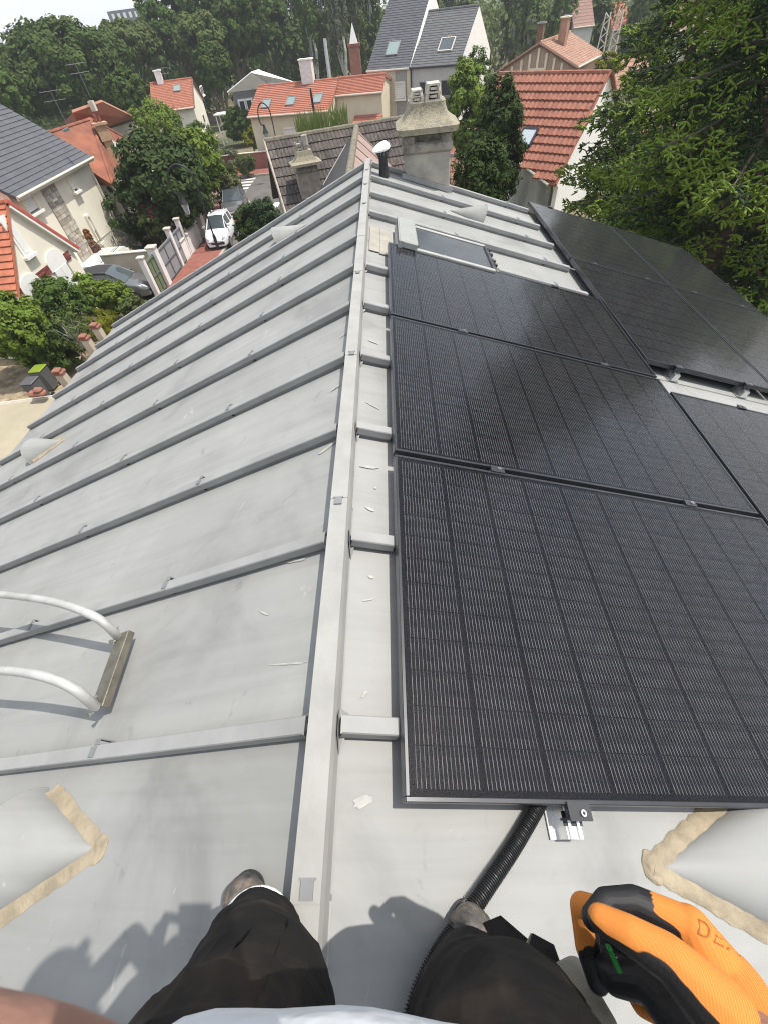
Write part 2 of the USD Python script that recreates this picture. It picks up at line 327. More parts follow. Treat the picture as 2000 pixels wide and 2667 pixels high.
# ---------------------------------------------------------------- solar panels
PL, PW, HT_ = 1.8048, 1.134, .035
def cell_mat():
    return mat('solar_cell', {'t': ('texture_coordinate', {}), 's': ('separate_xyz', {}), 'o': ('math', {'math_type': 'subtract', 'value2': .024}), 'a': ('math', {'math_type': 'multiply', 'value2': 16/.17656}), 'fr': ('math', {'math_type': 'fraction'}),
        'c': ('math', {'math_type': 'subtract', 'value2': .5}), 'ab': ('math', {'math_type': 'absolute'}), 'k': ('map_range', {'from_min': .045, 'from_max': .10, 'to_min': 1., 'to_max': 0., 'clamp': True}),
        'by': ('math', {'math_type': 'multiply', 'value2': 1/.0463}), 'fy': ('math', {'math_type': 'fraction'}), 'ky': ('map_range', {'from_min': .2, 'from_max': .8, 'to_min': .62, 'to_max': 1., 'clamp': True}),
        'n': ('noise_texture', {'scale': 22., 'detail': 2.}), 'kn': ('map_range', {'from_min': .3, 'from_max': .7, 'to_min': .55, 'to_max': 1.1}),
        'm1': ('math', {'math_type': 'multiply'}), 'm2': ('math', {'math_type': 'multiply'}),
        'mc': ('mix_color', {'a': (.0065, .0068, .0090), 'b': (.20, .20, .205)}), 'p': ('principled_bsdf', {'roughness': .5, 'specular_ior_level': .03})},
        [('t.object', 's.vector'), ('s.x', 'o.value1'), ('o.value', 'a.value1'), ('a.value', 'fr.value1'), ('fr.value', 'c.value1'), ('c.value', 'ab.value1'), ('ab.value', 'k.value'),
         ('s.y', 'by.value1'), ('by.value', 'fy.value1'), ('fy.value', 'ky.value'), ('t.object', 'n.vector'), ('n.fac', 'kn.value'),
         ('k.result', 'm1.value1'), ('ky.result', 'm1.value2'), ('m1.value', 'm2.value1'), ('kn.result', 'm2.value2'), ('m2.value', 'mc.fac'), ('mc.result', 'p.base_color')])
CELL = cell_mat()
BACK = plain('panel_backsheet', (.008, .008, .010), .6, .1, 5., spec=.02)
def panel_glass():
    # clear cover glass with a thin film of dust and dried splashes near the lower edges
    return mat('panel_glass', {'t': ('transparent_bsdf', {'color': (.97, .97, .98)}), 'g': ('glossy_bsdf', {'color': (.78, .78, .80), 'roughness': .13, 'distribution': 'ggx'}),
        'f': ('fresnel', {'IOR': 1.30}), 'm': ('mix_closure', {}), 'd': ('diffuse_bsdf', {'color': (.30, .30, .31)}), 'tc': ('texture_coordinate', {}),
        'n': ('noise_texture', {'scale': 3.5, 'detail': 6., 'roughness': .65}), 'r': ('map_range', {'from_min': .35, 'from_max': .75, 'to_min': .001, 'to_max': .014, 'clamp': True}), 'm2': ('mix_closure', {})},
        [('f.fac', 'm.fac'), ('t.BSDF', 'm.closure1'), ('g.BSDF', 'm.closure2'), ('tc.object', 'n.vector'), ('n.fac', 'r.value'), ('r.result', 'm2.fac'), ('m.closure', 'm2.closure1'), ('d.BSDF', 'm2.closure2')], surface='m2.closure')
PGLASS = panel_glass()
def build_panel(name, label, group):
    """local frame: x along the long side, y along the short side, z = 0 at the frame top"""
    t = T(name, label, 'solar panel', (0, 0, 0), group)
    f = Mesh(); tw = .011
    for y in (tw/2, PW-tw/2): f.bevel((PL/2, y, -HT_/2), (PL, tw, HT_), .0015)
    for x in (tw/2, PL-tw/2): f.bevel((x, PW/2, -HT_/2-.0004), (tw-.0006, PW-2*tw, HT_-.001), .0015)
    put(t, 'frame', f, FRM)
    put(t, 'backsheet', Mesh().box((PL/2, PW/2, -.009), (PL-2*tw, PW-2*tw, .004)), BACK)
    nx, ny = 10, 12; gx, gy = .0088, .0024; x0, y0 = .024, .026
    cw, ch = (PL-2*x0-gx*(nx-1))/nx, (PW-2*y0-gy*(ny-1))/ny
    for i in range(nx):
        for j in range(ny):
            a, b = x0+i*(cw+gx), y0+j*(ch+gy)
            put(t, 'cell', Mesh().prism([vec(a+.004, b, -.0062), vec(a+cw-.004, b, -.0062), vec(a+cw, b+.004, -.0062), vec(a+cw, b+ch-.004, -.0062), vec(a+cw-.004, b+ch, -.0062), vec(a+.004, b+ch, -.0062), vec(a, b+ch-.004, -.0062), vec(a, b+.004, -.0062)], (0, 0, .0006)), CELL)
    put(t, 'glass_pane', Mesh().quad(vec(tw, tw, -.0022), vec(PL-tw, tw, -.0022), vec(PL-tw, PW-tw, -.0022), vec(tw, PW-tw, -.0022)), PGLASS)
    return t
TOP = .034
D0, YA, G = .1996, .084, .0255
def place(t, d, y, turned):
    x = UsdGeom.Xform(t.prim) if isinstance(t, T) else UsdGeom.Xform(t)
    x.ClearXformOpOrder(); mm = np.eye(4)
    if not turned: mm[0, :3], mm[1, :3] = AXR[0], AXR[1]
    else: mm[0, :3], mm[1, :3] = AXR[1], -AXR[0]
    mm[2, :3] = AXR[2] if not turned else np.cross(mm[0, :3], mm[1, :3])
    if turned: mm[3, :3] = RP(d+PW, y, TOP)
    else: mm[3, :3] = RP(d, y, TOP)
    x.AddTransformOp(opSuffix='place').Set(Gf.Matrix4d(mm.tolist()))
p0 = build_panel('solar_panel', 'nearest black solar panel along the ridge, conduit disappearing under it', 'black solar panels on the right slope'); place(p0, D0, YA, False)
if np.cross(AXR[1], -AXR[0])@AXR[2] < 0: raise ValueError('handedness')
YB = YA+2.55
spots = [(D0, YA+PW+G, False, 'middle solar panel of the row along the ridge'), (D0, YA+2*(PW+G), False, 'solar panel of the ridge row right below the skylight'),
         (D0+PL+G, YB, True, 'near solar panel of the second column, its lower edge over bare zinc and brackets'), (D0+PL+G, YB+PL+G, True, 'far solar panel starting at the gable, its side edge over bare zinc'),
         (D0+PL+1.6*G+PW, YB, True, 'near solar panel of the outer column beside the eave'), (D0+PL+1.6*G+PW, YB+PL+G, True, 'farthest solar panel in the corner of eave and gable under the spruce'),
         (D0+PL+G, YA+2.165-PW, False, 'solar panel cut by the right edge of the photo, below the strip of bare zinc')]
for d, y, tr, lab in spots:
    c = copy(p0, 'solar_panel', (0, 0, 0), lab, 'solar panel', 'black solar panels on the right slope'); place(c, d, y, tr)
# rails, clamps
def rail(d, y, L=.36, label=None, clamp=True, end=0):
    t = T('panel_rail', label, 'mounting rail', RP(d, y, SHEET), 'short rails and clamps holding the solar panels'); 
    b = Mesh(); o0 = TOP-HT_-.001
    b.box(RP(d, y, (SHEET+o0)/2+.002), (.042, L, o0-SHEET-.004), AXR)
    for s_ in (-1, 1): b.box(RP(d+s_*.030, y, SHEET+.006), (.022, L, .004), AXR)
    b.box(RP(d-.012, y, o0+.002), (.008, L, .005), AXR); b.box(RP(d+.012, y, o0+.002), (.008, L, .005), AXR)
    put(t, 'rail', b, ALU)
    if clamp:
        c = Mesh()
        if end:
            c.box(RP(d, y-end, TOP+.003), (.06, .038, .005), AXR); c.box(RP(d, y-end-.014, TOP-.018), (.06, .005, .042), AXR); c.box(RP(d, y-end-.012, TOP-.036), (.05, .03, .004), AXR)
            cy = y-end-.004
        else:
            c.box(RP(d, y, TOP+.003), (.06, .034, .004), AXR); c.box(RP(d, y, TOP-.015), (.06, .018, .03), AXR); cy = y
        cp = put(t, 'clamp', c, BLK)
        put(cp, 'bolt', Mesh().cyl(RP(d+.006, cy, TOP+.004), RP(d+.006, cy, TOP+.011), .0075, 12), STEEL, smooth=30)
        put(cp, 'bolt_socket', Mesh().cyl(RP(d+.006, cy, TOP+.0105), RP(d+.006, cy, TOP+.0114), .0038, 6), BLK)
    return t
yl = YA
rail(.63, YA-.005, .12, 'bright rail end with black clamp under the nearest panel, beside the conduit', True, .008)
for d, y, lab in [(.64, YA+PW+G/2, 'rail with clamp in the first gap of the ridge row, side near the ridge'), (1.60, YA+PW+G/2, 'rail with clamp in the first gap of the ridge row, side away from ridge'),
             (.64, YA+2*PW+1.5*G, 'rail with clamp in the second gap of the ridge row, side near the ridge'), (1.60, YA+2*PW+1.5*G, 'rail with clamp in the second gap of the ridge row, side away from ridge')]:
    rail(d, y, .30, lab)
for d, lab in ((.64, 'rail with clamp at the top edge by the skylight corner'), (1.59, 'rail with clamp at the top edge below the batten ends')): rail(d, YA+3*PW+2*G+.006, .10, lab)
x1 = D0+PL+G
for d, lab in ((x1+.26, 'left bright bracket on the strip of bare zinc'), (x1+.86, 'right bright bracket on the strip of bare zinc')): rail(d, YB-.006, .11, lab, True, .006)
rail(x1+.55, YA+2.165+.004, .06, 'black clamp at the top edge of the panel cut by the photo edge')
for d, lab in ((x1+.26, 'clamp in the far gap of the second column, left one'), (x1+.86, 'clamp in the far gap of the second column, right one'), (x1+PW+.3, 'clamp in the far gap of the outer column, left one'), (x1+PW+.9, 'clamp in the far gap of the outer column, right one')):
    rail(d, YB+PL+G/2, .3, lab)
for d, lab in ((x1+.3, 'clamp on the gable edge of the second column, left one'), (x1+.85, 'clamp on the gable edge of the second column, right one'), (x1+PW+.35, 'clamp on the gable edge of the outer column')):
    rail(d, YB+2*PL+G+.006, .08, lab)
gut = T('eave_bracket', 'row of small bright gutter brackets along the right eave', 'bracket', RP(LEN, 4, 0))
for y in (2.9, 3.9, 4.75, 5.55): put(gut, 'bracket', Mesh().box(RP(x1+2*PW+.025, y, TOP-.022), (.05, .05, .03), AXR), ALU)

# ---------------------------------------------------------------- skylight on the right slope
sk = T('roof_skylight', 'skylight set in the zinc with a raised hood and dark pane', 'skylight', RP(.7, 3.78, SHEET))
GREY = plain('skylight_grey', (.20, .205, .20), .5, .1, 6.); CREAM = plain('skylight_flash', (.34, .335, .315), .55, .08, 5.)
put(sk, 'flashing', Mesh().box(RP(.72, 3.775, SHEET+.008), (.95, .62, .01), AXR), CREAM)
put(sk, 'kerb', Mesh().box(RP(.70, 3.775, -.01), (.82, .56, .07), AXR), plain('kerb_brown', (.16, .15, .135), .6, .15, 8.))
put(sk, 'hood', Mesh().bevel(RP(.345, 3.765, .055), (.15, .54, .055), .01, AXR).box(RP(.285, 3.765, .028), (.03, .56, .10), AXR), plain('hood_grey', (.28, .285, .265), .5, .06, 5.))
for y in (3.515, 4.03): put(sk, 'side_frame', Mesh().bevel(RP(.73, y, .034), (.66, .035, .025), .004, AXR), CREAM)
put(sk, 'pane', Mesh().box(RP(.74, 3.772, .036), (.60, .47, .006), AXR), plain('pane_dark', (.030, .032, .034), .22, .25, 5., spec=.35))
bt = Mesh().bevel(RP(1.055, 3.77, .036), (.03, .48, .03), .005, AXR)
for y in (3.62, 3.7, 3.84, 3.95): bt.bevel(RP(1.075, y, .045), (.035, .03, .025), .005, AXR)
put(sk, 'latch_rail', bt, BLK)

# ---------------------------------------------------------------- chimney at the gable
STONE = plain('chimney_render', (.36, .33, .275), .92, .16, 5., .5, 60., c2=(.27, .25, .21))
LICH = mat('chimney_cap', {'t': ('texture_coordinate', {}), 'n': ('noise_texture', {'scale': 16., 'detail': 7., 'roughness': .7}), 'r': ('rgb_ramp', {'ramp': [(.3, (.16, .15, .125)), (.45, (.27, .24, .18)), (.56, (.34, .30, .215)), (.66, (.33, .30, .165)), (.75, (.42, .40, .35))]}),
    'n2': ('noise_texture', {'scale': 60., 'detail': 4.}), 'b': ('bump', {'strength': .8, 'distance': .012}), 'p': ('principled_bsdf', {'roughness': .95})},
    [('t.object', 'n.vector'), ('n.fac', 'r.fac'), ('r.color', 'p.base_color'), ('t.object', 'n2.vector'), ('n2.fac', 'b.height'), ('b.normal', 'p.normal')])
SOOT = plain('chimney_collar', (.25, .225, .185), .95, .3, 9., .9, 50., c2=(.13, .12, .105))
YF, YBK = 5.93, 6.42
cx0, cx1 = aty(1056, 440, YF)[0], aty(1171, 440, YF)[0]; cm = (cx0+cx1)/2; cwid = cx1-cx0
zc0, zc1 = aty(1110, 397, YF-.03)[2], aty(1110, 352, YF-.03)[2]
zs0, zs1 = zc1+.015, aty(1110, 325, YF-.12)[2]
zt = aty(1106, 264, YF+.1)[2]; zp = aty(1120, 214, YF+.15)[2]
ch = T('chimney', 'weathered rendered chimney with a flared lichen cap and two pots at the gable', 'chimney', (cm, 6.17, -.4))
ym = (YF+YBK)/2; dy = YBK-YF
put(ch, 'shaft', Mesh().bevel((cm, ym, (zc0-.75)/2), (cwid, dy, zc0+.75), .012), STONE)
put(ch, 'base_flashing', Mesh().prism([RP(.40, YF-.008, SHEET+.01), RP(.40, YF-.008, SHEET+.055), RP(1.0, YF-.008, SHEET+.055), RP(1.0, YF-.008, SHEET+.01)], (0, -.008, 0)), ZCAP)
m = Mesh().bevel((cm, ym, zc0+.04), (cwid+.05, dy+.05, .10), .02).bevel((cm, ym, (zc0+.08+zc1)/2), (cwid-.07, dy-.07, zc1-zc0-.07), .01)
for sx in (-1, 1):
    for sy in (-1, 1): m.bevel((cm+sx*(cwid/2-.05), ym+sy*(dy/2-.05), (zc0+.08+zc1)/2), (.12, .12, zc1-zc0-.06), .012)
put(ch, 'collar', m, SOOT)
sec = []
for i, t_ in enumerate(np.linspace(0, 1, 9)):
    k = (1-t_)**2.6; sec.append((zs0+.05+(zt-zs0-.05)*t_, cwid/2*.86+(.125)*k-.02*t_, dy/2*.80+.13*k))
sec = [(zs0, sec[0][1]-.012, sec[0][2]-.012)]+sec; g = []
for z, hx, hy in sec:
    for a in range(24):
        t_ = a/24*2*math.pi; c_, s_ = math.cos(t_), math.sin(t_); e = .28
        j = 1+.03*(meshkit.noise(np.array([math.cos(t_)*3+5, math.sin(t_)*3, z*9]))-.5)
        g.append((cm+hx*j*math.copysign(abs(c_)**e, c_), ym+hy*j*math.copysign(abs(s_)**e, s_), z))
n = 24; f = [[i*n+j, i*n+(j+1) % n, (i+1)*n+(j+1) % n, (i+1)*n+j] for i in range(len(sec)-1) for j in range(n)]
mm = Mesh().add(g, f); mm.poly(g[-n:]); mm.poly(g[:n][::-1]); put(ch, 'flared_cap', mm, LICH, smooth=50)
def pot(cx, w0, w1, z0, z1, d):
    # concrete cowl: tapered block with open ladder slots
    m = Mesh(); pts = lambda z, w_: [vec(cx-w_/2, ym-.07-d/2, z), vec(cx+w_/2, ym-.07-d/2, z), vec(cx+w_/2, ym-.07+d/2, z), vec(cx-w_/2, ym-.07+d/2, z)]
    H = z1-z0; wz = lambda s_: w0+(w1-w0)*s_
    for a, b in ((0, .13), (.46, .56), (.88, 1.)):
        p_, q_ = pts(z0+a*H, wz(a)), pts(z0+b*H, wz(b)); m.add(p_+q_, [[0, 1, 5, 4], [1, 2, 6, 5], [2, 3, 7, 6], [3, 0, 4, 7], [4, 5, 6, 7], [3, 2, 1, 0]])
    for sx in (-1, 1):
        for sy in (-1, 1):
            a, b = vec(cx+sx*(w0/2-.017), ym-.07+sy*(d/2-.017), z0), vec(cx+sx*(w1/2-.015), ym-.07+sy*(d/2-.017), z1); m.tube([a, b], .02, 4)
    for s_ in (.3, .72): m.box((cx, ym-.07-d/2+.02, z0+s_*H), (wz(s_)*.42, .03, .06*H+.012), None)
    p_ = put(ch, 'pot', m, plain('pot_concrete', (.52, .48, .40), .95, .2, 14., .6, 60.) if 'pot_concrete' not in used else '/World/Looks/pot_concrete'); used['pot_concrete'] = 1
    put(p_, 'flue', Mesh().box((cx, ym-.05, (z0+z1)/2), (w1*.55, d*.5, H*.9)), BLK)
xa = lambda u, v: aty(u, v, YF+.1)[0]
pot((xa(1071, 240)+xa(1100, 240))/2-.004, .155, .10, zt-.005, zp-.035, .19); pot((xa(1108, 240)+xa(1148, 240))/2, .175, .125, zt-.005, zp, .20)

# black vent pipe with white cap beside the ridge end
vp = T('vent_pipe', 'black vent pipe with a tilted white cap at the end of the ridge', 'vent pipe', RP(.20, 5.80, SHEET))
b0 = RP(.20, 5.80, SHEET); R_ = .05
prof = [(0, .058), (.02, .056), (.10, .046), (.16, .047), (.20, .066), (.235, .078)]
put(vp, 'pipe', Mesh().tube([b0+vec(0, 0, z) for z, _ in prof], [r for _, r in prof], 18), PLAST, smooth=40)
sl = Mesh()
for i in range(14):
    t_ = i/14*2*math.pi; sl.box(b0+vec(.069*math.cos(t_), .069*math.sin(t_), .205), (.006, .006, .03))
put(vp, 'grille_slat', sl, plain('grille_grey', (.25, .25, .25), .5), kind='stuff')
capm = Mesh().tube([b0+vec(-.01, -.01, .24), b0+vec(-.012, -.012, .255), b0+vec(-.018, -.015, .275), b0+vec(-.022, -.016, .283)], [.095, .094, .07, .03], 20)
put(vp, 'cap', capm, plain('cap_white', (.80, .80, .78), .5, .04, 5.), smooth=40)

# ---------------------------------------------------------------- corrugated conduit, ladder hook
cd = T('conduit', 'black corrugated cable conduit running from under the nearest panel to the boots', 'conduit', RP(.40, -.05, SHEET))
ctrl = [hitp(u_, v_, RP(0, 0, o_), AXR[2]) for u_, v_, o_ in ((1440, 2040, -.026), (1398, 2105, -.026), (1342, 2200, -.026), (1282, 2290, -.026), (1226, 2372, -.024), (1178, 2436, -.022), (1130, 2510, -.02), (1085, 2610, -.02), (1060, 2760, -.02))]
from scipy.interpolate import CubicSpline
cs = CubicSpline(np.arange(len(ctrl)), np.array(ctrl)); tt = np.linspace(0, len(ctrl)-1, 900)
pts = cs(tt); sl_ = np.concatenate([[0], np.cumsum(np.linalg.norm(np.diff(pts, axis=0), axis=1))])
put(cd, 'corrugated_tube', Mesh().tube(pts, .0160+.0024*np.clip(1.6*np.sin(sl_/.0052*2*math.pi), -1, 1), 14), PLAST, smooth=60)
ld = T('ladder', 'aluminium roof ladder top: two curved tubes bolted to a dull foot plate', 'ladder', LP(.9, .5, SHEET))
def lroof(u, v, o): return hitp(u, v, LP(0, 0, o), AXL[2])
t1 = [lroof(-420, 1530, .21), lroof(-150, 1543, .21), lroof(0, 1549, .205), lroof(110, 1562, .19), lroof(190, 1582, .165), lroof(250, 1608, .125), lroof(285, 1635, .075), lroof(306, 1658, .012)]
t2 = [lroof(-420, 1728, .21), lroof(-150, 1742, .21), lroof(0, 1746, .205), lroof(90, 1757, .19), lroof(155, 1776, .16), lroof(200, 1800, .115), lroof(230, 1825, .06), lroof(250, 1842, .012)]
for t_ in (t1, t2):
    c_ = CubicSpline(np.arange(len(t_)), np.array(t_)); put(ld, 'tube', Mesh().tube(c_(np.linspace(0, len(t_)-1, 60)), .0155, 16), plain('ladder_alu', (.50, .495, .47), .42, .14, 12., .15, 40., metal=.35) if 'lad' not in used else '/World/Looks/ladder_alu', smooth=40); used['lad'] = 1
a_, b_ = lroof(322, 1652, -.005), lroof(252, 1850, -.005); u_ = (a_-b_)/np.linalg.norm(a_-b_); n_ = AXL[2]; w_ = np.cross(n_, u_)
put(ld, 'foot_plate', Mesh().bevel((a_+b_)/2+n_*.01-w_*.012, (np.linalg.norm(a_-b_), .062, .006), .002, [u_, w_, n_]).bevel((a_+b_)/2+n_*.0-w_*.012+w_*.03*np.sign(w_@AXL[0])*-1, (np.linalg.norm(a_-b_), .006, .03), .002, [u_, w_, n_]), plain('dull_steel', (.155, .145, .115), .45, .2, 18., .2, 60., metal=.4))
for P_ in (t1[-1], t2[-1]):
    for s_ in (-1, 1): put(ld, 'bolt', Mesh().cyl(P_+u_*.018*s_+n_*.004, P_+u_*.026*s_+n_*.014, .006, 8).cyl(P_+u_*.026*s_+n_*.014, P_+u_*.03*s_+n_*.018, .009, 6), STEEL)
put(ld, 'rung', Mesh().tube([t1[1]-n_*.02, t2[1]-n_*.02], .013, 10), '/World/Looks/ladder_alu', smooth=40)
put(ld, 'rung', Mesh().tube([t1[0]-n_*.02, t2[0]-n_*.02], .013, 10), '/World/Looks/ladder_alu', smooth=40)
# ---------------------------------------------------------------- ground, streets
GROUND = mat('ground_look', {'t': ('texture_coordinate', {}), 'n': ('noise_texture', {'scale': .12, 'detail': 7., 'roughness': .65}), 'r': ('rgb_ramp', {'ramp': [(.3, (.035, .05, .018)), (.46, (.085, .095, .035)), (.55, (.15, .125, .075)), (.7, (.20, .165, .11))]}),
    'n2': ('noise_texture', {'scale': 9., 'detail': 5.}), 'b': ('bump', {'strength': .6, 'distance': .06}), 'p': ('principled_bsdf', {'roughness': .95})},
    [('t.object', 'n.vector'), ('n.fac', 'r.fac'), ('r.color', 'p.base_color'), ('t.object', 'n2.vector'), ('n2.fac', 'b.height'), ('b.normal', 'p.normal')])
solo('ground', Mesh().quad(vec(-900, -120, GZ-.02), vec(900, -120, GZ-.02), vec(900, 2500, GZ-.02), vec(-900, 2500, GZ-.02)), GROUND, kind='structure')
ASPH = plain('asphalt', (.115, .105, .09), .9, .12, .9, .3, 120., c2=(.085, .08, .072)); REDP = plain('red_paving', (.235, .085, .062), .9, .15, 2.5, .3, 90.)
KERB = plain('kerb_stone', (.36, .32, .26), .9, .12, 4.); PAINT = plain('road_paint', (.56, .53, .47), .85, .22, 3., lo=.3, hi=.5)
rd = Mesh().quad(vec(-10.35, 8, GZ+.004), vec(-5.2, 8, GZ+.004), vec(-5.2, 39.6, GZ+.004), vec(-10.45, 39.6, GZ+.004)).quad(vec(-45, 39.6, GZ+.004), vec(28, 39.6, GZ+.004), vec(28, 48.2, GZ+.004), vec(-45, 48.2, GZ+.004))
solo('road', rd, ASPH, kind='structure')
pv = Mesh()
pv.prism([vec(-12.45, 8, GZ), vec(-10.55, 8, GZ), vec(-10.62, 38.6, GZ), vec(-11.3, 40.15, GZ), vec(-12.45, 40.95, GZ)], (0, 0, .12)).prism([vec(-13.6, 36, GZ), vec(-12.46, 36, GZ), vec(-12.46, 40.95, GZ), vec(-13.6, 41.1, GZ)], (0, 0, .12))
solo('pavement', pv, REDP, kind='structure')
pv2 = Mesh().prism([vec(-45, 48.4, GZ), vec(28, 48.4, GZ), vec(28, 50.4, GZ), vec(-45, 50.4, GZ)], (0, 0, .12))
solo('pavement', pv2, REDP, kind='structure')
kb = Mesh(); kp = [(-10.45, 8), (-10.52, 38.7), (-11.22, 40.28), (-12.6, 41.2)]
for a, b in zip(kp[:-1], kp[1:]):
    a, b = vec(*a, 0), vec(*b, 0); d = (b-a)/np.linalg.norm(b-a); nn = vec(-d[1], d[0], 0)
    L_ = np.linalg.norm(b-a); k = max(1, int(L_/1.0))
    for i in range(k): kb.box((a+d*(i+.5)*L_/k+vec(0, 0, GZ+.07)), (L_/k-.015, .16, .15), [d, nn, [0, 0, 1]])
for i in range(70): kb.box((-44.5+i, 48.3, GZ+.07), (.985, .16, .15))
solo('kerb', kb, KERB, kind='structure')
xr = 0
for i in range(6):
    y = 42.0+i*1.05
    solo('crossing_stripe', Mesh().quad(vec(-14.1, y, GZ+.009), vec(-12.0, y+.05, GZ+.009), vec(-12.0, y+.55, GZ+.009), vec(-14.1, y+.5, GZ+.009)), PAINT, 'white crossing bar before the red wall, %s from the near kerb' % ('first', 'second', 'third', 'fourth', 'fifth', 'sixth')[i], 'road marking', 'zebra crossing across the far street')
for i in range(5):
    x = -9.9+i*1.0
    solo('crossing_stripe', Mesh().quad(vec(x, 36.4, GZ+.009), vec(x+.5, 36.4, GZ+.009), vec(x+.5, 39.2, GZ+.009), vec(x, 39.2, GZ+.009)), PAINT, 'white crossing bar beside the dark oleanders, %s from the pavement corner' % ('first', 'second', 'third', 'fourth', 'fifth')[i], 'road marking', 'zebra crossing over the near street')

# ---------------------------------------------------------------- building kit
CR1 = plain('render_bright', (.72, .67, .55), .9, .04, 1.2, .15, 50.); CR2 = plain('render_sand', (.60, .53, .39), .9, .05, 1.0, .15, 50.)
CR3 = plain('render_white', (.75, .73, .67), .9, .04, 1.0); CR4 = plain('render_grey', (.45, .44, .41), .9, .05, 1.0)
MOULD = plain('render_mouldy', (.42, .40, .34), .92, .35, .9, .3, 30., c2=(.22, .21, .18), stretch=(1., 1., .25))
def courses(name, c, amp=.18, rough=.85, sc=3.): return plain(name, c, rough, amp, sc, .3, 40.)
SLATE = plain('roof_slate', (.072, .074, .082), .6, .16, 2.2, .2, 30.); SLATE2 = plain('roof_slate_warm', (.10, .10, .102), .62, .14, 2.2, .2, 30.)
ORANGE = plain('tile_orange', (.32, .12, .072), .85, .14, 2.5, .25, 30.); RUST = plain('tile_rust', (.25, .085, .045), .88, .25, 1.3, .3, 30., c2=(.17, .066, .04))
PINKT = plain('tile_pink', (.43, .20, .135), .85, .06, 1.6); BROWN = plain('tile_brown', (.30, .17, .115), .88, .2, 2., .2, 30.)
WHITE = plain('white_paint', (.76, .75, .71), .55, .03, 4.); DARKG = plain('dark_opening', (.02, .022, .026), .25, .2, 3., spec=.6); PVC = plain('shutter_white', (.74, .73, .70), .5, .03, 4.)
GREYP = plain('grey_paint', (.20, .20, .195), .6, .06, 4.); STN = plain('gutter_cream', (.55, .51, .42), .6, .05, 5.)
PANE = mat('window_glass', {'p': ('principled_bsdf', {'base_color': (.06, .075, .08), 'roughness': .05, 'specular_ior_level': .9})}, [])
PANEL_ = mat('roof_window_glass', {'p': ('principled_bsdf', {'base_color': (.20, .27, .25), 'roughness': .06, 'specular_ior_level': .9})}, [])
PANEW = mat('roof_window_light', {'p': ('principled_bsdf', {'base_color': (.45, .50, .52), 'roughness': .06, 'specular_ior_level': 1.})}, [])
def slope(m, a, b, c, d, n, th=.10, step=.028):
    """roof slope as overlapping courses: a-b eave (left, right seen from outside), d-c ridge"""
    a, b, c, d = (np.asarray(q, float) for q in (a, b, c, d)); nn = np.cross(b-a, d-a); nn /= np.linalg.norm(nn)
    for i in range(n):
        s0, s1 = i/n, (i+1)/n
        p, q, r, s = a+(d-a)*s0, b+(c-b)*s0, b+(c-b)*s1, a+(d-a)*s1
        m.quad(p+nn*step, q+nn*step, r+nn*.004, s+nn*.004); m.quad(p, q, q+nn*step, p+nn*step)
    m.prism([a, b, c, d], -nn*th)
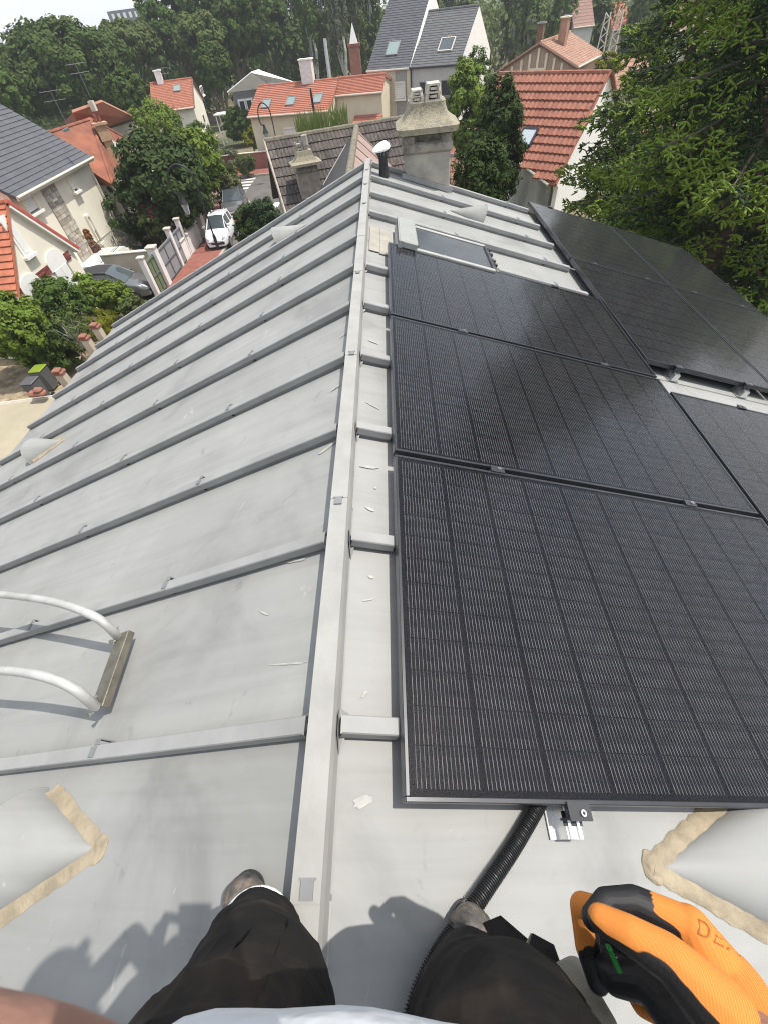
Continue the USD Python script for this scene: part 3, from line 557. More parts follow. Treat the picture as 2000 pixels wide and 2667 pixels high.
class House:
    def __init__(s, name, label, A, B, depth, ze, zr, wall, roofm, cat='house', group=None, over=.25, nc=16, rise=None, zb=GZ, ridge_at=.5, thick=.12, step=.028, parapet=None):
        s.A, s.B = vec(A[0], A[1], 0), vec(B[0], B[1], 0); s.L = np.linalg.norm(s.B-s.A); s.u = (s.B-s.A)/s.L; s.w = vec(-s.u[1], s.u[0], 0)
        s.depth, s.ze, s.zr, s.zb, s.over = depth, ze, zr, zb, over; s.hr = depth*ridge_at
        c = s.A+s.u*s.L/2+s.w*depth/2; s.t = T(name, label, cat, (c[0], c[1], zb), group)
        P = lambda a, b, z: s.A+s.u*a+s.w*b+vec(0, 0, z); s.P = P
        g = [P(0, 0, zb), P(0, depth, zb), P(0, depth, ze-.05), P(0, s.hr, zr-.05), P(0, 0, ze-.05)]
        s.wall = put(s.t, 'wall', Mesh().prism([q for q in g][::-1], s.u*s.L), wall)
        pf = (zr-ze)/s.hr; pb = (zr-ze)/(depth-s.hr); o = over; s.pf = pf; r = Mesh(); ov = .12 if parapet is None else -.02
        slope(r, P(-ov, -o, ze-pf*o), P(s.L+ov, -o, ze-pf*o), P(s.L+ov, s.hr, zr), P(-ov, s.hr, zr), nc, thick, step)
        s.roof = put(s.t, 'roof', r, roofm)
        r = Mesh(); slope(r, P(s.L+ov, depth+o, ze-pb*o), P(-ov, depth+o, ze-pb*o), P(-ov, s.hr, zr), P(s.L+ov, s.hr, zr), nc, thick, step)
        put(s.t, 'roof', r, roofm)
        ridge = Mesh()
        nr = max(4, int(s.L/.42))
        for i in range(nr): ridge.tube([P(-ov+(s.L+2*ov)*i/nr, s.hr, zr+.0), P(-ov+(s.L+2*ov)*(i+1.04)/nr, s.hr, zr+.012)], .10, 8)
        put(s.t, 'ridge_tiles', ridge, roofm, kind='stuff')
        if parapet is None:
            gu = Mesh().tube([P(-ov, -o-.05, ze-pf*o-.02), P(s.L+ov, -o-.05, ze-pf*o-.02)], .065, 8); put(s.t, 'gutter', gu, STN)
    def face(s, f):
        if f == 'front': return s.A, s.u, -s.w
        if f == 'right': return s.A+s.u*s.L, s.w, s.u
        if f == 'left': return s.A+s.w*s.depth, -s.w, -s.u
    def px(s, f, u, v):
        o, a, n = s.face(f); q = hitp(u, v, o, n); return (q-o)@a, q[2]
    def opening(s, f, tl, br, kind='window', fw=.07, pane=None, sill=True, frame=WHITE, bars=1, proud=.012, label=None):
        o, a, n = s.face(f); s0, z1 = s.px(f, *tl); s1, z0 = s.px(f, *br)
        return s.rect(f, s0, s1, z0, z1, kind, fw, pane, sill, frame, bars, label)
    def rect(s, f, s0, s1, z0, z1, kind='window', fw=.07, pane=None, sill=True, frame=WHITE, bars=1, label=None):
        o, a, n = s.face(f); s0, s1 = min(s0, s1), max(s0, s1); z0, z1 = min(z0, z1), max(z0, z1); Z = vec(0, 0, 1.); ax = [a, n, Z]
        c = lambda x, z, k=0.: o+a*x+n*k+Z*z
        fr = Mesh(); 
        for x in (s0+fw/2, s1-fw/2): fr.box(c(x, (z0+z1)/2, .015), (fw, .06, z1-z0), ax)
        for z in (z0+fw/2, z1-fw/2): fr.box(c((s0+s1)/2, z, .0155), (s1-s0-2*fw+.004, .059, fw), ax)
        for i in range(1, bars+1): fr.box(c(s0+(s1-s0)*i/(bars+1), (z0+z1)/2, .014), (fw*.7, .056, z1-z0-2*fw), ax)
        w_ = put(s.t, kind, fr, frame, label=label)
        put(w_, 'pane', Mesh().box(c((s0+s1)/2, (z0+z1)/2, .008), (s1-s0-2*fw, .03, z1-z0-2*fw), ax), pane or PANE)
        if sill: put(w_, 'sill', Mesh().box(c((s0+s1)/2, z0-.05, .06), (s1-s0+.16, .16, .09), ax), frame)
        return w_
    def recess(s, f, tl, br, kind='shuttered_window', open_part=0., sill=True, depth=.18, closed=PVC):
        """deep reveal with a roller shutter set back: built as a protruding thin surround so the reveal casts its own shade"""
        o, a, n = s.face(f); s0, z1 = s.px(f, *tl); s1, z0 = s.px(f, *br); s0, s1 = min(s0, s1), max(s0, s1); z0, z1 = min(z0, z1), max(z0, z1)
        Z = vec(0, 0, 1.); ax = [a, n, Z]; c = lambda x, z, k=0.: o+a*x+n*k+Z*z
        return s0, s1, z0, z1, c, ax
    def roofpt(s, u, v):
        nn = np.cross(s.u, s.w*s.hr+vec(0, 0, s.zr-s.ze)); q = hitp(u, v, s.P(0, 0, s.ze), nn); return (q-s.A)@s.u, (q-s.A)@s.w
    def skylight(s, tl, br, pane=None, frame=GREYP, label=None):
        x0, y1 = s.roofpt(*tl); x1, y0 = s.roofpt(*br); sl_ = s.w*s.hr+vec(0, 0, s.zr-s.ze); sl_ /= np.linalg.norm(sl_); nn = np.cross(s.u, sl_)
        q = lambda x, y: s.P(x, y, s.ze+s.pf*y); ax = [s.u, sl_, nn]; cx_, cy_ = (x0+x1)/2, (y0+y1)/2; W_ = abs(x1-x0); H_ = abs(y1-y0)*math.hypot(1, s.pf); c = q(cx_, cy_)
        fr = Mesh(); fw = .075
        for sg in (-1, 1):
            fr.box(c+s.u*sg*(W_/2-fw/2)+nn*.07, (fw, H_, .09), ax); fr.box(c+sl_*sg*(H_/2-fw/2)+nn*.0695, (W_-2*fw+.004, fw, .088), ax)
        w_ = put(s.roof, 'roof_window', fr, frame, label=label) if False else put(s.t, 'roof_window', fr, frame, label=label)
        put(w_, 'pane', Mesh().box(c+nn*.075, (W_-2*fw, H_-2*fw, .03), ax), pane or PANEL_)
    def chim(s, x, y, w_, d, h, m, capm=None):
        z = s.ze+s.pf*y if y < s.hr else s.zr; c = s.P(x, y, 0)
        p_ = put(s.t, 'chimney', Mesh().box(c+vec(0, 0, z-.4+(h+.4)/2), (w_, d, h+.4), [s.u, s.w, [0, 0, 1]]), m)
        put(p_, 'cap', Mesh().box(c+vec(0, 0, z+h+.04), (w_+.14, d+.14, .09), [s.u, s.w, [0, 0, 1]]), capm or m)

# ---- white house by the drive (facade towards the street)
ze = -3.05; B_ = atz(199, 404, ze); A_ = atz(16, 500, ze)
wh = House('white_house', 'tall white rendered house with dark slate roof and a stone-clad strip beside the drive', (B_[0]+.35, A_[1]-.2), (B_[0]+.35, B_[1]+.1), 9.0, ze+.12, ze+3.3, CR1, SLATE, nc=22, over=.42, step=.03)
put(wh.t, 'fascia', Mesh().box(wh.P(wh.L/2, -.44, wh.ze-.42*wh.pf-.07), (wh.L+.3, .03, .16), [wh.u, wh.w, [0, 0, 1]]), STN)
sx0, _ = wh.px('front', 88, 467); sx1, _ = wh.px('front', 124, 450)
o, a, n = wh.face('front'); rng = np.random.default_rng(11)
STONEW = [plain(f'cladding_{k}', c, .9, .2, 8., .4, 30.) for k, c in enumerate([(.40, .35, .28), (.30, .26, .21), (.47, .43, .36), (.34, .31, .27)])]
zz = GZ+.3; ns = 0
while zz < wh.ze-.45 and ns < 290:
    hh = .17+.08*rng.random(); xx = sx0
    while xx < sx1-.05:
        ww = min(.2+.28*rng.random(), sx1-xx); dp = .035+.03*rng.random()
        put(wh.t, 'stone', Mesh().box(o+a*(xx+ww/2)+n*dp/2+vec(0, 0, zz+hh/2), (ww-.015, dp, hh-.015), [a, n, [0, 0, 1]]), STONEW[rng.integers(4)]); xx += ww; ns += 1
    zz += hh
def shutter_window(h, f, tl, br, shut, lab=None):
    s0, z1 = h.px(f, *tl); s1, z0 = h.px(f, *br); s0, s1 = min(s0, s1), max(s0, s1); z0, z1 = min(z0, z1), max(z0, z1)
    o, a, n = h.face(f); ax = [a, n, [0, 0, 1]]; c = lambda x, z, k: o+a*x+n*k+vec(0, 0, z); D = .14; fw = .09
    fr = Mesh().box(c(s0-fw/2, (z0+z1)/2, D/2), (fw, D, z1-z0+2*fw), ax).box(c(s1+fw/2, (z0+z1)/2, D/2), (fw, D, z1-z0+2*fw), ax).box(c((s0+s1)/2, z1+fw/2, D/2-.002), (s1-s0, D, fw), ax)
    p_ = put(h.t, 'window', fr, CR1, label=lab); zs = z0+(z1-z0)*(1-shut)
    sh = Mesh(); ns = 7
    for i in range(ns): sh.box(c((s0+s1)/2, zs+(z1-zs)*(i+.5)/ns, .03), (s1-s0, .03, (z1-zs)/ns-.012), ax)
    put(p_, 'roller_shutter', sh, PVC)
    if shut < .95: put(p_, 'pane', Mesh().box(c((s0+s1)/2, (z0+zs)/2, .015), (s1-s0, .02, zs-z0-.02), ax), PANE)
    put(p_, 'sill', Mesh().box(c((s0+s1)/2, z0-.05, .11), (s1-s0+.3, .24, .10), ax), CR3)
shutter_window(wh, 'front', (48, 515), (100, 545), .9); shutter_window(wh, 'front', (163, 448), (200, 494), .9)
wh.opening('front', (108, 478), (140, 515), fw=.05, pane=DARKG, frame=CR1, bars=0)
shutter_window(wh, 'front', (222, 566), (262, 628), .55)
dp_ = Mesh().tube([wh.P(wh.L-.12, -.1, wh.ze-.3), wh.P(wh.L-.12, -.1, GZ)], .05, 8); put(wh.t, 'downpipe', dp_, STN)
# entrance steps with railing
stp = T('entrance_stairs', 'white entrance landing and steps with thin metal railing before the white house', 'stairs', (wh.P(4.3, -1.2, GZ)))
m = Mesh().box(wh.P(3.2, -.75, GZ+.55), (3.0, 1.5, 1.1), [wh.u, wh.w, [0, 0, 1]])
for i in range(6): m.box(wh.P(4.85+.3*i, -.75, GZ+.5-.085*i), (.3, 1.4, 1.0-.17*i), [wh.u, wh.w, [0, 0, 1]])
put(stp, 'steps', m, CR3)
IRON = plain('iron_grey', (.12, .125, .13), .5, .1, 8.)
for y0 in (-1.45,):
    rl = Mesh().tube([wh.P(1.75, y0, GZ+2.0), wh.P(4.7, y0, GZ+2.0), wh.P(6.6, y0, GZ+1.0)], .022, 6).tube([wh.P(1.75, y0, GZ+1.2), wh.P(4.7, y0, GZ+1.2), wh.P(6.6, y0, GZ+.2)], .018, 6)
    put(stp, 'handrail', rl, IRON)
    for i in range(34):
        x = 1.75+i*.145; k = max(0, x-4.7)*.526; put(stp, 'baluster', Mesh().tube([wh.P(x, y0, GZ+1.2-k), wh.P(x, y0, GZ+2.0-k)], .011, 5), IRON)

# ---- near house with the red verge and arched shutters
zn = -5.15; C1, C0 = atz(188, 640, zn), atz(38, 765, zn); xg = (C1[0]+C0[0])/2; hd = C1[1]-C0[1]
zpk = hitp(4, 517, vec(xg, 0, 0), vec(1., 0, 0))[2]
ng = House('gabled_house', 'cream gabled house with red verge tiles and brick band, closest to the left edge', (xg-9, C0[1]+.3), (xg, C0[1]+.3), hd-.6, zn+.15, zpk-.1, CR1, plain('tile_bright', (.42, .14, .075), .85, .2, 3., .25, 30.), nc=13, over=.3, step=.05)
VT = plain('verge_red', (.42, .085, .06), .8, .15, 6.)
vt = Mesh(); s_a, s_b = ng.P(ng.L+.13, ng.depth+.3, ng.ze-.3*ng.pf+.02), ng.P(ng.L+.13, ng.hr, ng.zr+.03)
nv = 15
for i in range(nv):
    p_, q_ = s_a+(s_b-s_a)*i/nv, s_a+(s_b-s_a)*(i+.97)/nv; d = (q_-p_)/np.linalg.norm(q_-p_); vt.box((p_+q_)/2, (np.linalg.norm(q_-p_), .16, .14), [d, ng.u, np.cross(d, ng.u)])
put(ng.t, 'verge_tiles', vt, VT, kind='stuff')
sf = Mesh(); b_a, b_b = ng.P(ng.L+.03, ng.depth+.2, ng.ze-.2*ng.pf-.16), ng.P(ng.L+.03, ng.hr, ng.zr-.14); d = (b_b-b_a)/np.linalg.norm(b_b-b_a)
sf.box((b_a+b_b)/2+ng.u*.06, (np.linalg.norm(b_b-b_a), .2, .12), [d, ng.u, np.cross(d, ng.u)]); put(ng.t, 'soffit_beam', sf, CR3)
o, a, n = ng.face('right')
def arch(h, f, cx_, w_, z0, z1, kind, m, proud=.05, inset=None):
    o, a, n = h.face(f); P = lambda x, z, k: o+a*x+n*k+vec(0, 0, z); R = w_/2; pts = [P(cx_-R, z0, 0.), P(cx_+R, z0, 0.)]+[P(cx_+R*math.cos(t), z1-R*.6+R*.6*math.sin(t), 0.) for t in np.linspace(0, math.pi, 11)]
    return put(h.t, kind, Mesh().prism(pts, n*proud), m)
x0, za = ng.px('right', 22, 575); x1_, zb_ = ng.px('right', 80, 668); xm, _ = ng.px('right', 50, 625)
arch(ng, 'right', xm-.05, .62, zb_+.1, za+.25, 'niche_surround', WHITE, .05); arch(ng, 'right', xm-.05, .34, zb_+.2, za+.05, 'niche_shutter', PVC, .075)
put(ng.t, 'niche_sill', Mesh().box(o+a*(xm-.05)+n*.09+vec(0, 0, zb_+.05), (.8, .2, .1), [a, n, [0, 0, 1]]), WHITE)
for (u0, v0, u1, v1) in ((55, 745, 105, 790), (118, 680, 165, 745)):
    c0, zt0 = ng.px('right', u0+22, v0-6); 
    arch(ng, 'right', c0, 1.35, zt0-.35, zt0+.35, 'arch_surround', WHITE, .06)
    for sg in (-1, 1):
        put(ng.t, 'shutter', Mesh().box(o+a*(c0+sg*.27)+n*.05+vec(0, 0, zt0-1.25), (.52, .06, 1.8), [a, n, [0, 0, 1]]), PVC)
    put(ng.t, 'window_reveal', Mesh().box(o+a*(c0+.62)+n*.03+vec(0, 0, zt0-1.2), (.12, .05, 1.9), [a, n, [0, 0, 1]]), plain('reveal', (.30, .28, .22), .9) if 'rv' not in used else '/World/Looks/reveal'); used['rv'] = 1
    put(ng.t, 'balcony_sill', Mesh().box(o+a*c0+n*.14+vec(0, 0, zt0-2.2), (1.4, .3, .1), [a, n, [0, 0, 1]]), WHITE)
    gr = Mesh()
    for i in range(9): gr.tube([o+a*(c0-.55+.1375*i)+n*.25+vec(0, 0, zt0-2.1), o+a*(c0-.55+.1375*i)+n*.25+vec(0, 0, zt0-1.55)], .012, 5)
    for z in (-2.1, -1.85, -1.55): gr.tube([o+a*(c0-.58)+n*.25+vec(0, 0, zt0+z), o+a*(c0+.58)+n*.25+vec(0, 0, zt0+z)], .014, 5)
    put(ng.t, 'balcony_grille', gr, IRON)
BRK = [plain(f'brick_{k}', c, .9, .2, 10., .3, 30.) for k, c in enumerate([(.20, .045, .035), (.15, .035, .03), (.26, .08, .06)])]
_, zbr = ng.px('right', 110, 715)
r = np.random.default_rng(4)
for (u0, v0, u1, v1) in ((42, 778, 72, 752), (92, 730, 128, 705), (148, 690, 182, 664)):
    xa_, _ = ng.px('right', u0, v0); xb_, zq = ng.px('right', u1, v1); _, zq0 = ng.px('right', u0, v0); zq = (zq+zq0)/2
    for row in range(4):
        x = min(xa_, xb_)-.06*(row % 2)
        while x < max(xa_, xb_)-.05:
            put(ng.t, 'brick', Mesh().box(o+a*(x+.1)+n*.02+vec(0, 0, zq+.16-row*.085), (.2, .03+.01*r.random(), .072), [a, n, [0, 0, 1]]), BRK[r.integers(3)]); x += .215
# ---- rusty hipped roof behind the white house
def walls_under(t, pts, zb, m, inset=.3):
    c = np.mean(pts, axis=0); q = [np.asarray(p)+(c-np.asarray(p))/np.linalg.norm(c-np.asarray(p))*inset for p in pts]
    put(t, 'wall', Mesh().prism([vec(p[0], p[1], zb) for p in q], (0, 0, pts[0][2]-zb-.06)), m)
z_e, z_r = -4.6, -2.1
c0, c1, c2 = atz(60, 468, z_e), atz(296, 482, z_e), atz(350, 372, z_e); r0, r1 = atz(95, 355, z_r), atz(236, 309, z_r)
rb = T('rust_roof_house', 'low house with rusty red hipped roof and tall tan chimney behind the white house', 'house', (c1[0]-4, c1[1]+3, GZ))
c3 = c2+(c0-c1)
walls_under(rb, [c0, c1, c2, c3], GZ, CR1)
m = Mesh(); slope(m, c0, c1, r1, r0, 18, .12, .03); put(rb, 'roof', m, RUST)
m = Mesh(); slope(m, c1, c2, r1+vec(.02, .02, 0), r1, 18, .12, .03); put(rb, 'roof', m, RUST); m = Mesh(); m.poly([c2, c3, r0, r1]).poly([c3, c0, r0]); put(rb, 'roof', m, RUST)
hp = Mesh().tube([r1, c1+vec(0, 0, .05)], .1, 6).tube([r1, r0], .1, 6).tube([r1, c2], .1, 6); put(rb, 'hip_tiles', hp, RUST)
TAN = plain('chimney_tan', (.45, .30, .18), .9, .12, 3.)
cb = hitp(298, 408, c1, np.cross(c2-c1, r1-c1)); cb = cb+(EYE-cb)/np.linalg.norm(EYE-cb)*.5; cd_ = vec(cb[0], cb[1], 0); zc = hitp(258, 322, cd_, vec(CF[0], CF[1], 0))[2]
p_ = put(rb, 'chimney', Mesh().box(cd_+vec(0, 0, (zc+cb[2]-.4)/2), (.55, .45, zc-cb[2]+.4), [[.8, .6, 0], [-.6, .8, 0], [0, 0, 1]]), TAN); put(p_, 'collar', Mesh().box(cd_+vec(0, 0, zc-.55), (.7, .58, .5), [[.8, .6, 0], [-.6, .8, 0], [0, 0, 1]]).box(cd_+vec(0, 0, zc+.02), (.85, .7, .12), [[.8, .6, 0], [-.6, .8, 0], [0, 0, 1]]), TAN)
put(p_, 'flue', Mesh().cyl(cd_+vec(-.1, 0, zc), cd_+vec(-.1, 0, zc+.45), .09).cyl(cd_+vec(.15, 0, zc), cd_+vec(.15, 0, zc+.38), .07), BRK[2])
rn = np.cross(c1-c0, r0-c0)
def plate(t, nm, tl, tr, br, bl, P, nn, m, th=.05):
    q = [hitp(*p, P, nn)+nn/np.linalg.norm(nn)*.04 for p in (tl, tr, br, bl)]; put(t, nm, Mesh().prism(q[::-1], nn/np.linalg.norm(nn)*th), m)
plate(rb, 'roof_window', (282, 362), (330, 384), (302, 398), (288, 385), c1, np.cross(c2-c1, r1-c1), plain('white_pane', (.5, .52, .52), .3))
plate(rb, 'roof_window', (163, 336), (177, 328), (183, 335), (170, 339), c0, rn, PANEL_)
# ---- pink roof behind
z_e, z_r = -3.9, -1.7
e0, e1, e2, q0, q1 = atz(215, 352, z_e), atz(300, 328, z_e), atz(354, 306, z_e), atz(190, 292, z_r), atz(267, 264, z_r)
pk = T('pink_roof_house', 'house with a smooth salmon pink roof and white wall under the broad dark tree', 'house', (e1[0], e1[1]+2, GZ))
m = Mesh(); slope(m, e1+(e1-e2)*0+(e0-e1), e2, q1, q0, 14, .12, .012); put(pk, 'roof', m, PINKT)
lf = atz(165, 318, z_e); put(pk, 'roof', Mesh().poly([lf, e0, q0]).poly([e2, e2+(q0-q1)*.0+vec(-6, 9, 0), q1]), RUST)
put(pk, 'eave_board', Mesh().tube([e0, e2], .14, 6), DARKG)
inn = vec(0, .5, 0); put(pk, 'wall', Mesh().prism([vec(e0[0], e0[1]+.4, GZ), vec(e2[0]-.3, e2[1]+.3, GZ), vec(e2[0]-5, e2[1]+6, GZ), vec(e0[0]-5, e0[1]+7, GZ)], (0, 0, z_e-GZ-.1)), CR3)
cb = hitp(244, 280, (q0+q1)/2, vec(0, 1., 0)); put(pk, 'chimney', Mesh().box(cb+vec(0, 0, .1), (.32, .3, .5)), STN)
# ---- small cream house
ze = -3.9; A_, B_, D_ = atz(399, 289, ze), atz(503, 275, ze), atz(571, 249, ze)
zr = hitp(520, 200, B_+(D_-B_)/2, vec(CF[0], CF[1], 0))[2]
sc = House('small_cream_house', 'small tall cream house with orange tile roof and shaded gable window', A_, B_, np.linalg.norm(D_-B_), ze+.1, zr, CR1, ORANGE, nc=18, over=.3)
sc.opening('front', (445, 298), (485, 340), bars=1, fw=.10); sc.opening('right', (519, 224), (532, 245), bars=1, fw=.10)
for tl, br in (((526, 298), (536, 318)), ((564, 352), (572, 370)), ((577, 344), (586, 364))): sc.opening('right', tl, br, bars=0, fw=.05, sill=False, pane=DARKG, frame=CR1)
sc.skylight((452, 223), (472, 237)); sc.chim(1.0, sc.hr, .6, .5, .8, WHITE)
WOODB = plain('brown_board', (.16, .085, .055), .8, .15, 6.)
for sg in (0, 1):
    a_, b_ = sc.P(sc.L+.14, (-.3 if sg == 0 else sc.depth+.3), sc.ze-.3*sc.pf-.03), sc.P(sc.L+.14, sc.hr, sc.zr-.03); put(sc.t, 'verge_board', Mesh().tube([a_, b_], .09, 4), WOODB)
pp = sc.P(sc.L+1.0, sc.depth-.3, 0); m = Mesh()
for dx in (0, .9):
    for dy_ in (0, 1.4): m.box(pp+vec(dx, dy_, GZ+1.3), (.1, .1, 2.6))
m.box(pp+vec(.45, .7, GZ+2.65), (1.3, 1.9, .1)); m.box(pp+vec(.45, 0, GZ+1.2), (.9, .06, .1)); put(sc.t, 'porch', m, WHITE)
# ---- long cream house with three roof windows
ze = -4.35; A_, B_ = atz(651, 301, ze), atz(857, 285, ze); G1 = atz(962, 241, ze); dpt = 6.6
lc = House('long_cream_house', 'long low cream house with orange tile roof and three green roof windows', A_, B_, dpt, ze+.1, hitp(676, 223, (A_+vec(-.4, 3.3, 0)), vec(CF[0], CF[1], 0))[2], CR2, plain('tile_coral', (.36, .135, .085), .85, .1, 2.5, .2, 30.), nc=17, over=.3, step=.04)
for tl, br in (((688, 260), (702, 281)), ((751, 253), (766, 274)), ((821, 245), (836, 268))): lc.skylight(tl, br)
lc.chim(*(lambda q: (q[0], lc.hr))(lc.roofpt(808, 201)), 1.1, .6, 1.35, plain('chimney_white', (.62, .58, .54), .85), WHITE)
shutter_window(lc, 'front', (742, 334), (780, 372), .85); shutter_window(lc, 'front', (690, 345), (704, 372), .85)
ext = House('annex_house', 'set-back cream annex with taller gable at the right end of the long house', lc.P(lc.L+.02, 2.3, 0), lc.P(lc.L+4.2, 2.3, 0), 4.9, ze+.75, lc.zr+.02, CR2, '/World/Looks/tile_coral', nc=12, over=.2, step=.04, ridge_at=.25)
lt = T('porch_roof', 'small orange tiled porch roof before the annex', 'roof', lc.P(lc.L+2.4, 1.6, GZ)); m = Mesh(); q_ = lambda x, y, z: lc.P(lc.L+x, y, z)
slope(m, q_(1.6, .6, ze-1.6), q_(4.2, .6, ze-1.6), q_(4.2, 2.25, ze-.75), q_(1.6, 2.25, ze-.75), 6, .1, .04); put(lt, 'roof', m, '/World/Looks/tile_coral'); put(lt, 'post', Mesh().box(q_(1.8, .8, (ze-1.7+GZ)/2), (.12, .12, ze-1.7-GZ)).box(q_(4., .8, (ze-1.7+GZ)/2), (.12, .12, ze-1.7-GZ)), WOODB)
# ---- white-roofed pavilion
z_e, z_r = -3.6, -2.3
a0, a1, a2 = atz(592, 240, z_e), atz(702, 226, z_e), atz(774, 214, z_e); ap0, ap1 = atz(655, 188, z_r), atz(676, 181, z_r)
wp = T('white_pavilion', 'pavilion with a pale folded metal hip roof behind the long house', 'pavilion', (a1[0], a1[1]+3, GZ)); WM = plain('white_metal_roof', (.68, .69, .68), .5, .05, 2.)
m = Mesh(); slope(m, a0, a1, ap1, ap0, 6, .1, .01); slope(m, a1, a2, ap1+vec(.02, 0, 0), ap1, 6, .1, .01); m.poly([a2, a2+(a0-a1), ap0, ap1]); put(wp, 'roof', m, WM)
m = Mesh(); m.tube([a1, ap1], .10, 5); m.tube([a1+(a0-a1)*.4, ap0+(ap1-ap0)*.5], .10, 5); put(wp, 'roof_seam', m, plain('seam_grey', (.40, .42, .42), .6))
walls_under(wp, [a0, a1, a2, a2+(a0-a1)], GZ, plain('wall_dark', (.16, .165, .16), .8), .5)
d = (a1-a0)/np.linalg.norm(a1-a0); bb = a0+d*1.6-vec(0, 0, 1.6)+vec(.1, .3, 0); nrm = np.cross(d, [0, 0, 1.])
put(wp, 'bay', Mesh().box(bb+vec(0, .3, -.6), (1.8, 1.2, 3.2), [d, -nrm, [0, 0, 1]]), CR4)
for k in (-.4, .4):
    w_ = put(wp, 'window', Mesh().box(bb+d*k+nrm*.34+vec(0, 0, 0), (.7, .1, 1.9), [d, -nrm, [0, 0, 1]]), WHITE); put(w_, 'pane', Mesh().box(bb+d*k+nrm*.40, (.5, .05, 1.65), [d, -nrm, [0, 0, 1]]), DARKG)
for k in (.45, .7, .93):
    put(wp, 'pillar', Mesh().box(a0+(a1-a0)*k+vec(.15, .35, -1.2), (.35, .2, 2.4), [d, -nrm, [0, 0, 1]]), CR4)
# ---- pair of tall gabled houses
ze = -2.6; A_, B_, C_, D_ = atz(956, 180, ze), atz(1067, 171, ze), atz(1199, 161, ze), atz(1341, 125, ze)
gd = 9.4
zr = hitp(1282, 9, C_+(D_-C_)*.5, vec(CF[0], CF[1], 0))[2]
tg = House('grey_tall_house', 'tall house with warm slate roof, grey front and blank white gable', B_, C_, gd, ze, zr, CR3, SLATE2, nc=22, over=.12, parapet=1)
put(tg.t, 'front_render', Mesh().box(tg.P(tg.L/2, -.012, (ze+GZ)/2-.1), (tg.L-.02, .02, ze-GZ-.2), [tg.u, tg.w, [0, 0, 1]]), CR4)
for tl, br in (((1092, 212), (1116, 260)), ((1149, 207), (1175, 248))): tg.opening('front', tl, br, bars=0, fw=.06, pane=DARKG, frame=GREYP)
shutter_window(tg, 'front', (1152, 253), (1176, 300), 0.02)
tg.skylight((1150, 100), (1176, 132), pane=PANE, frame=STN)
tc = House('cream_tall_house', 'tall cream house with dark slate roof running out of the top of the photo', A_, B_-(B_-A_)*.004, gd+3.2, ze+.02, ze+.02+(zr-ze)*(gd+3.2)/gd, CR2, SLATE, nc=28, over=.12, parapet=1)
put(tc.t, 'parapet', Mesh().prism([tc.P(tc.L-.02, -.1, ze-.1), tc.P(tc.L-.02, tc.hr, tc.zr+.12), tc.P(tc.L-.02, tc.depth+.1, ze-.1)], tc.u*.22), CR3)
put(tc.t, 'grey_strip', Mesh().box(tc.P(tc.L*.79, -.015, (ze+GZ)/2-.1), (tc.L*.26, .03, ze-GZ-.25), [tc.u, tc.w, [0, 0, 1]]), plain('strip_grey', (.30, .295, .28), .9))
shutter_window(tc, 'front', (968, 218), (991, 258), .97); shutter_window(tc, 'front', (1030, 215), (1054, 256), .97)
tc.skylight((1014, 109), (1033, 143), frame=GREYP, pane=PANEL_)
for h in (tc, tg):
    put(h.t, 'eave_gutter', Mesh().tube([h.P(0, -.2, ze-.12), h.P(h.L-.05, -.2, ze-.12)], .07, 8), STN if h is tc else DARKG)
put(tg.t, 'downpipe', Mesh().tube([tg.P(.15, -.15, ze-.2), tg.P(.15, -.15, GZ)], .06, 8), DARKG); put(tc.t, 'downpipe', Mesh().tube([tc.P(.1, -.12, ze-.2), tc.P(.1, -.12, GZ)], .06, 8), STN)
# ---- half-timbered house
Zg = 34.
ap, el, er = dep(1414, 110, Zg), dep(1212, 252, Zg-1.5), dep(1496, 172, Zg+.4)
rv = dep(1530, 82, Zg+7.5)
axd = vec(rv[0]-ap[0], rv[1]-ap[1], 0); axd /= np.linalg.norm(axd); zz_e = er[2]
dw = vec(axd[1], -axd[0], 0)
half = abs((er-ap)@dw); 
ht = House('half_timbered_house', 'house with half-timbered gable and brown tile roof behind the orange roof', er-vec(0, 0, er[2]), (er-vec(0, 0, er[2]))+axd*8.5, half*2.3, er[2]+.1, ap[2], plain('infill_brown', (.34, .25, .17), .9, .08, 2.), BROWN, nc=16, over=.3)
o, a, n = ht.face('left')
TIM = plain('timber_cream', (.66, .60, .46), .8, .05, 4.)
tb = lambda x, z0, z1, w_=.17: put(ht.t, 'timber', Mesh().box(o+a*x+n*.04+vec(0, 0, (z0+z1)/2), (w_, .08, z1-z0), [a, n, [0, 0, 1]]), TIM)
xc = ht.depth-ht.hr; slp = (ht.zr-ht.ze)/ht.hr; zlow = ht.ze-.9
for dx in (-3.0, -2.2, -1.4, -.7, 0, .7, 1.4, 2.1):
    if abs(dx) < ht.hr-.1: tb(xc+dx, zlow if abs(dx) > .1 else ht.zr-1.5, ht.zr-abs(dx)*slp-.3)
put(ht.t, 'timber', Mesh().box(o+a*xc+n*.041+vec(0, 0, ht.zr-1.6), (1.4, .082, .28), [a, n, [0, 0, 1]]), TIM)
for sg in (-1, 1):
    a_, b_ = o+a*(xc+sg*(ht.hr+.3))+n*.16+vec(0, 0, ht.ze-.3*slp-.05), o+a*xc+n*.16+vec(0, 0, ht.zr-.05); put(ht.t, 'verge_board', Mesh().tube([a_, b_], .11, 4), WOODB)
ht.chim(3.2, ht.hr-.9, .8, .6, 1.5, BROWN, TIM); ht.chim(.6, ht.hr+.3, .5, .5, 1.0, WOODB, GREYP)

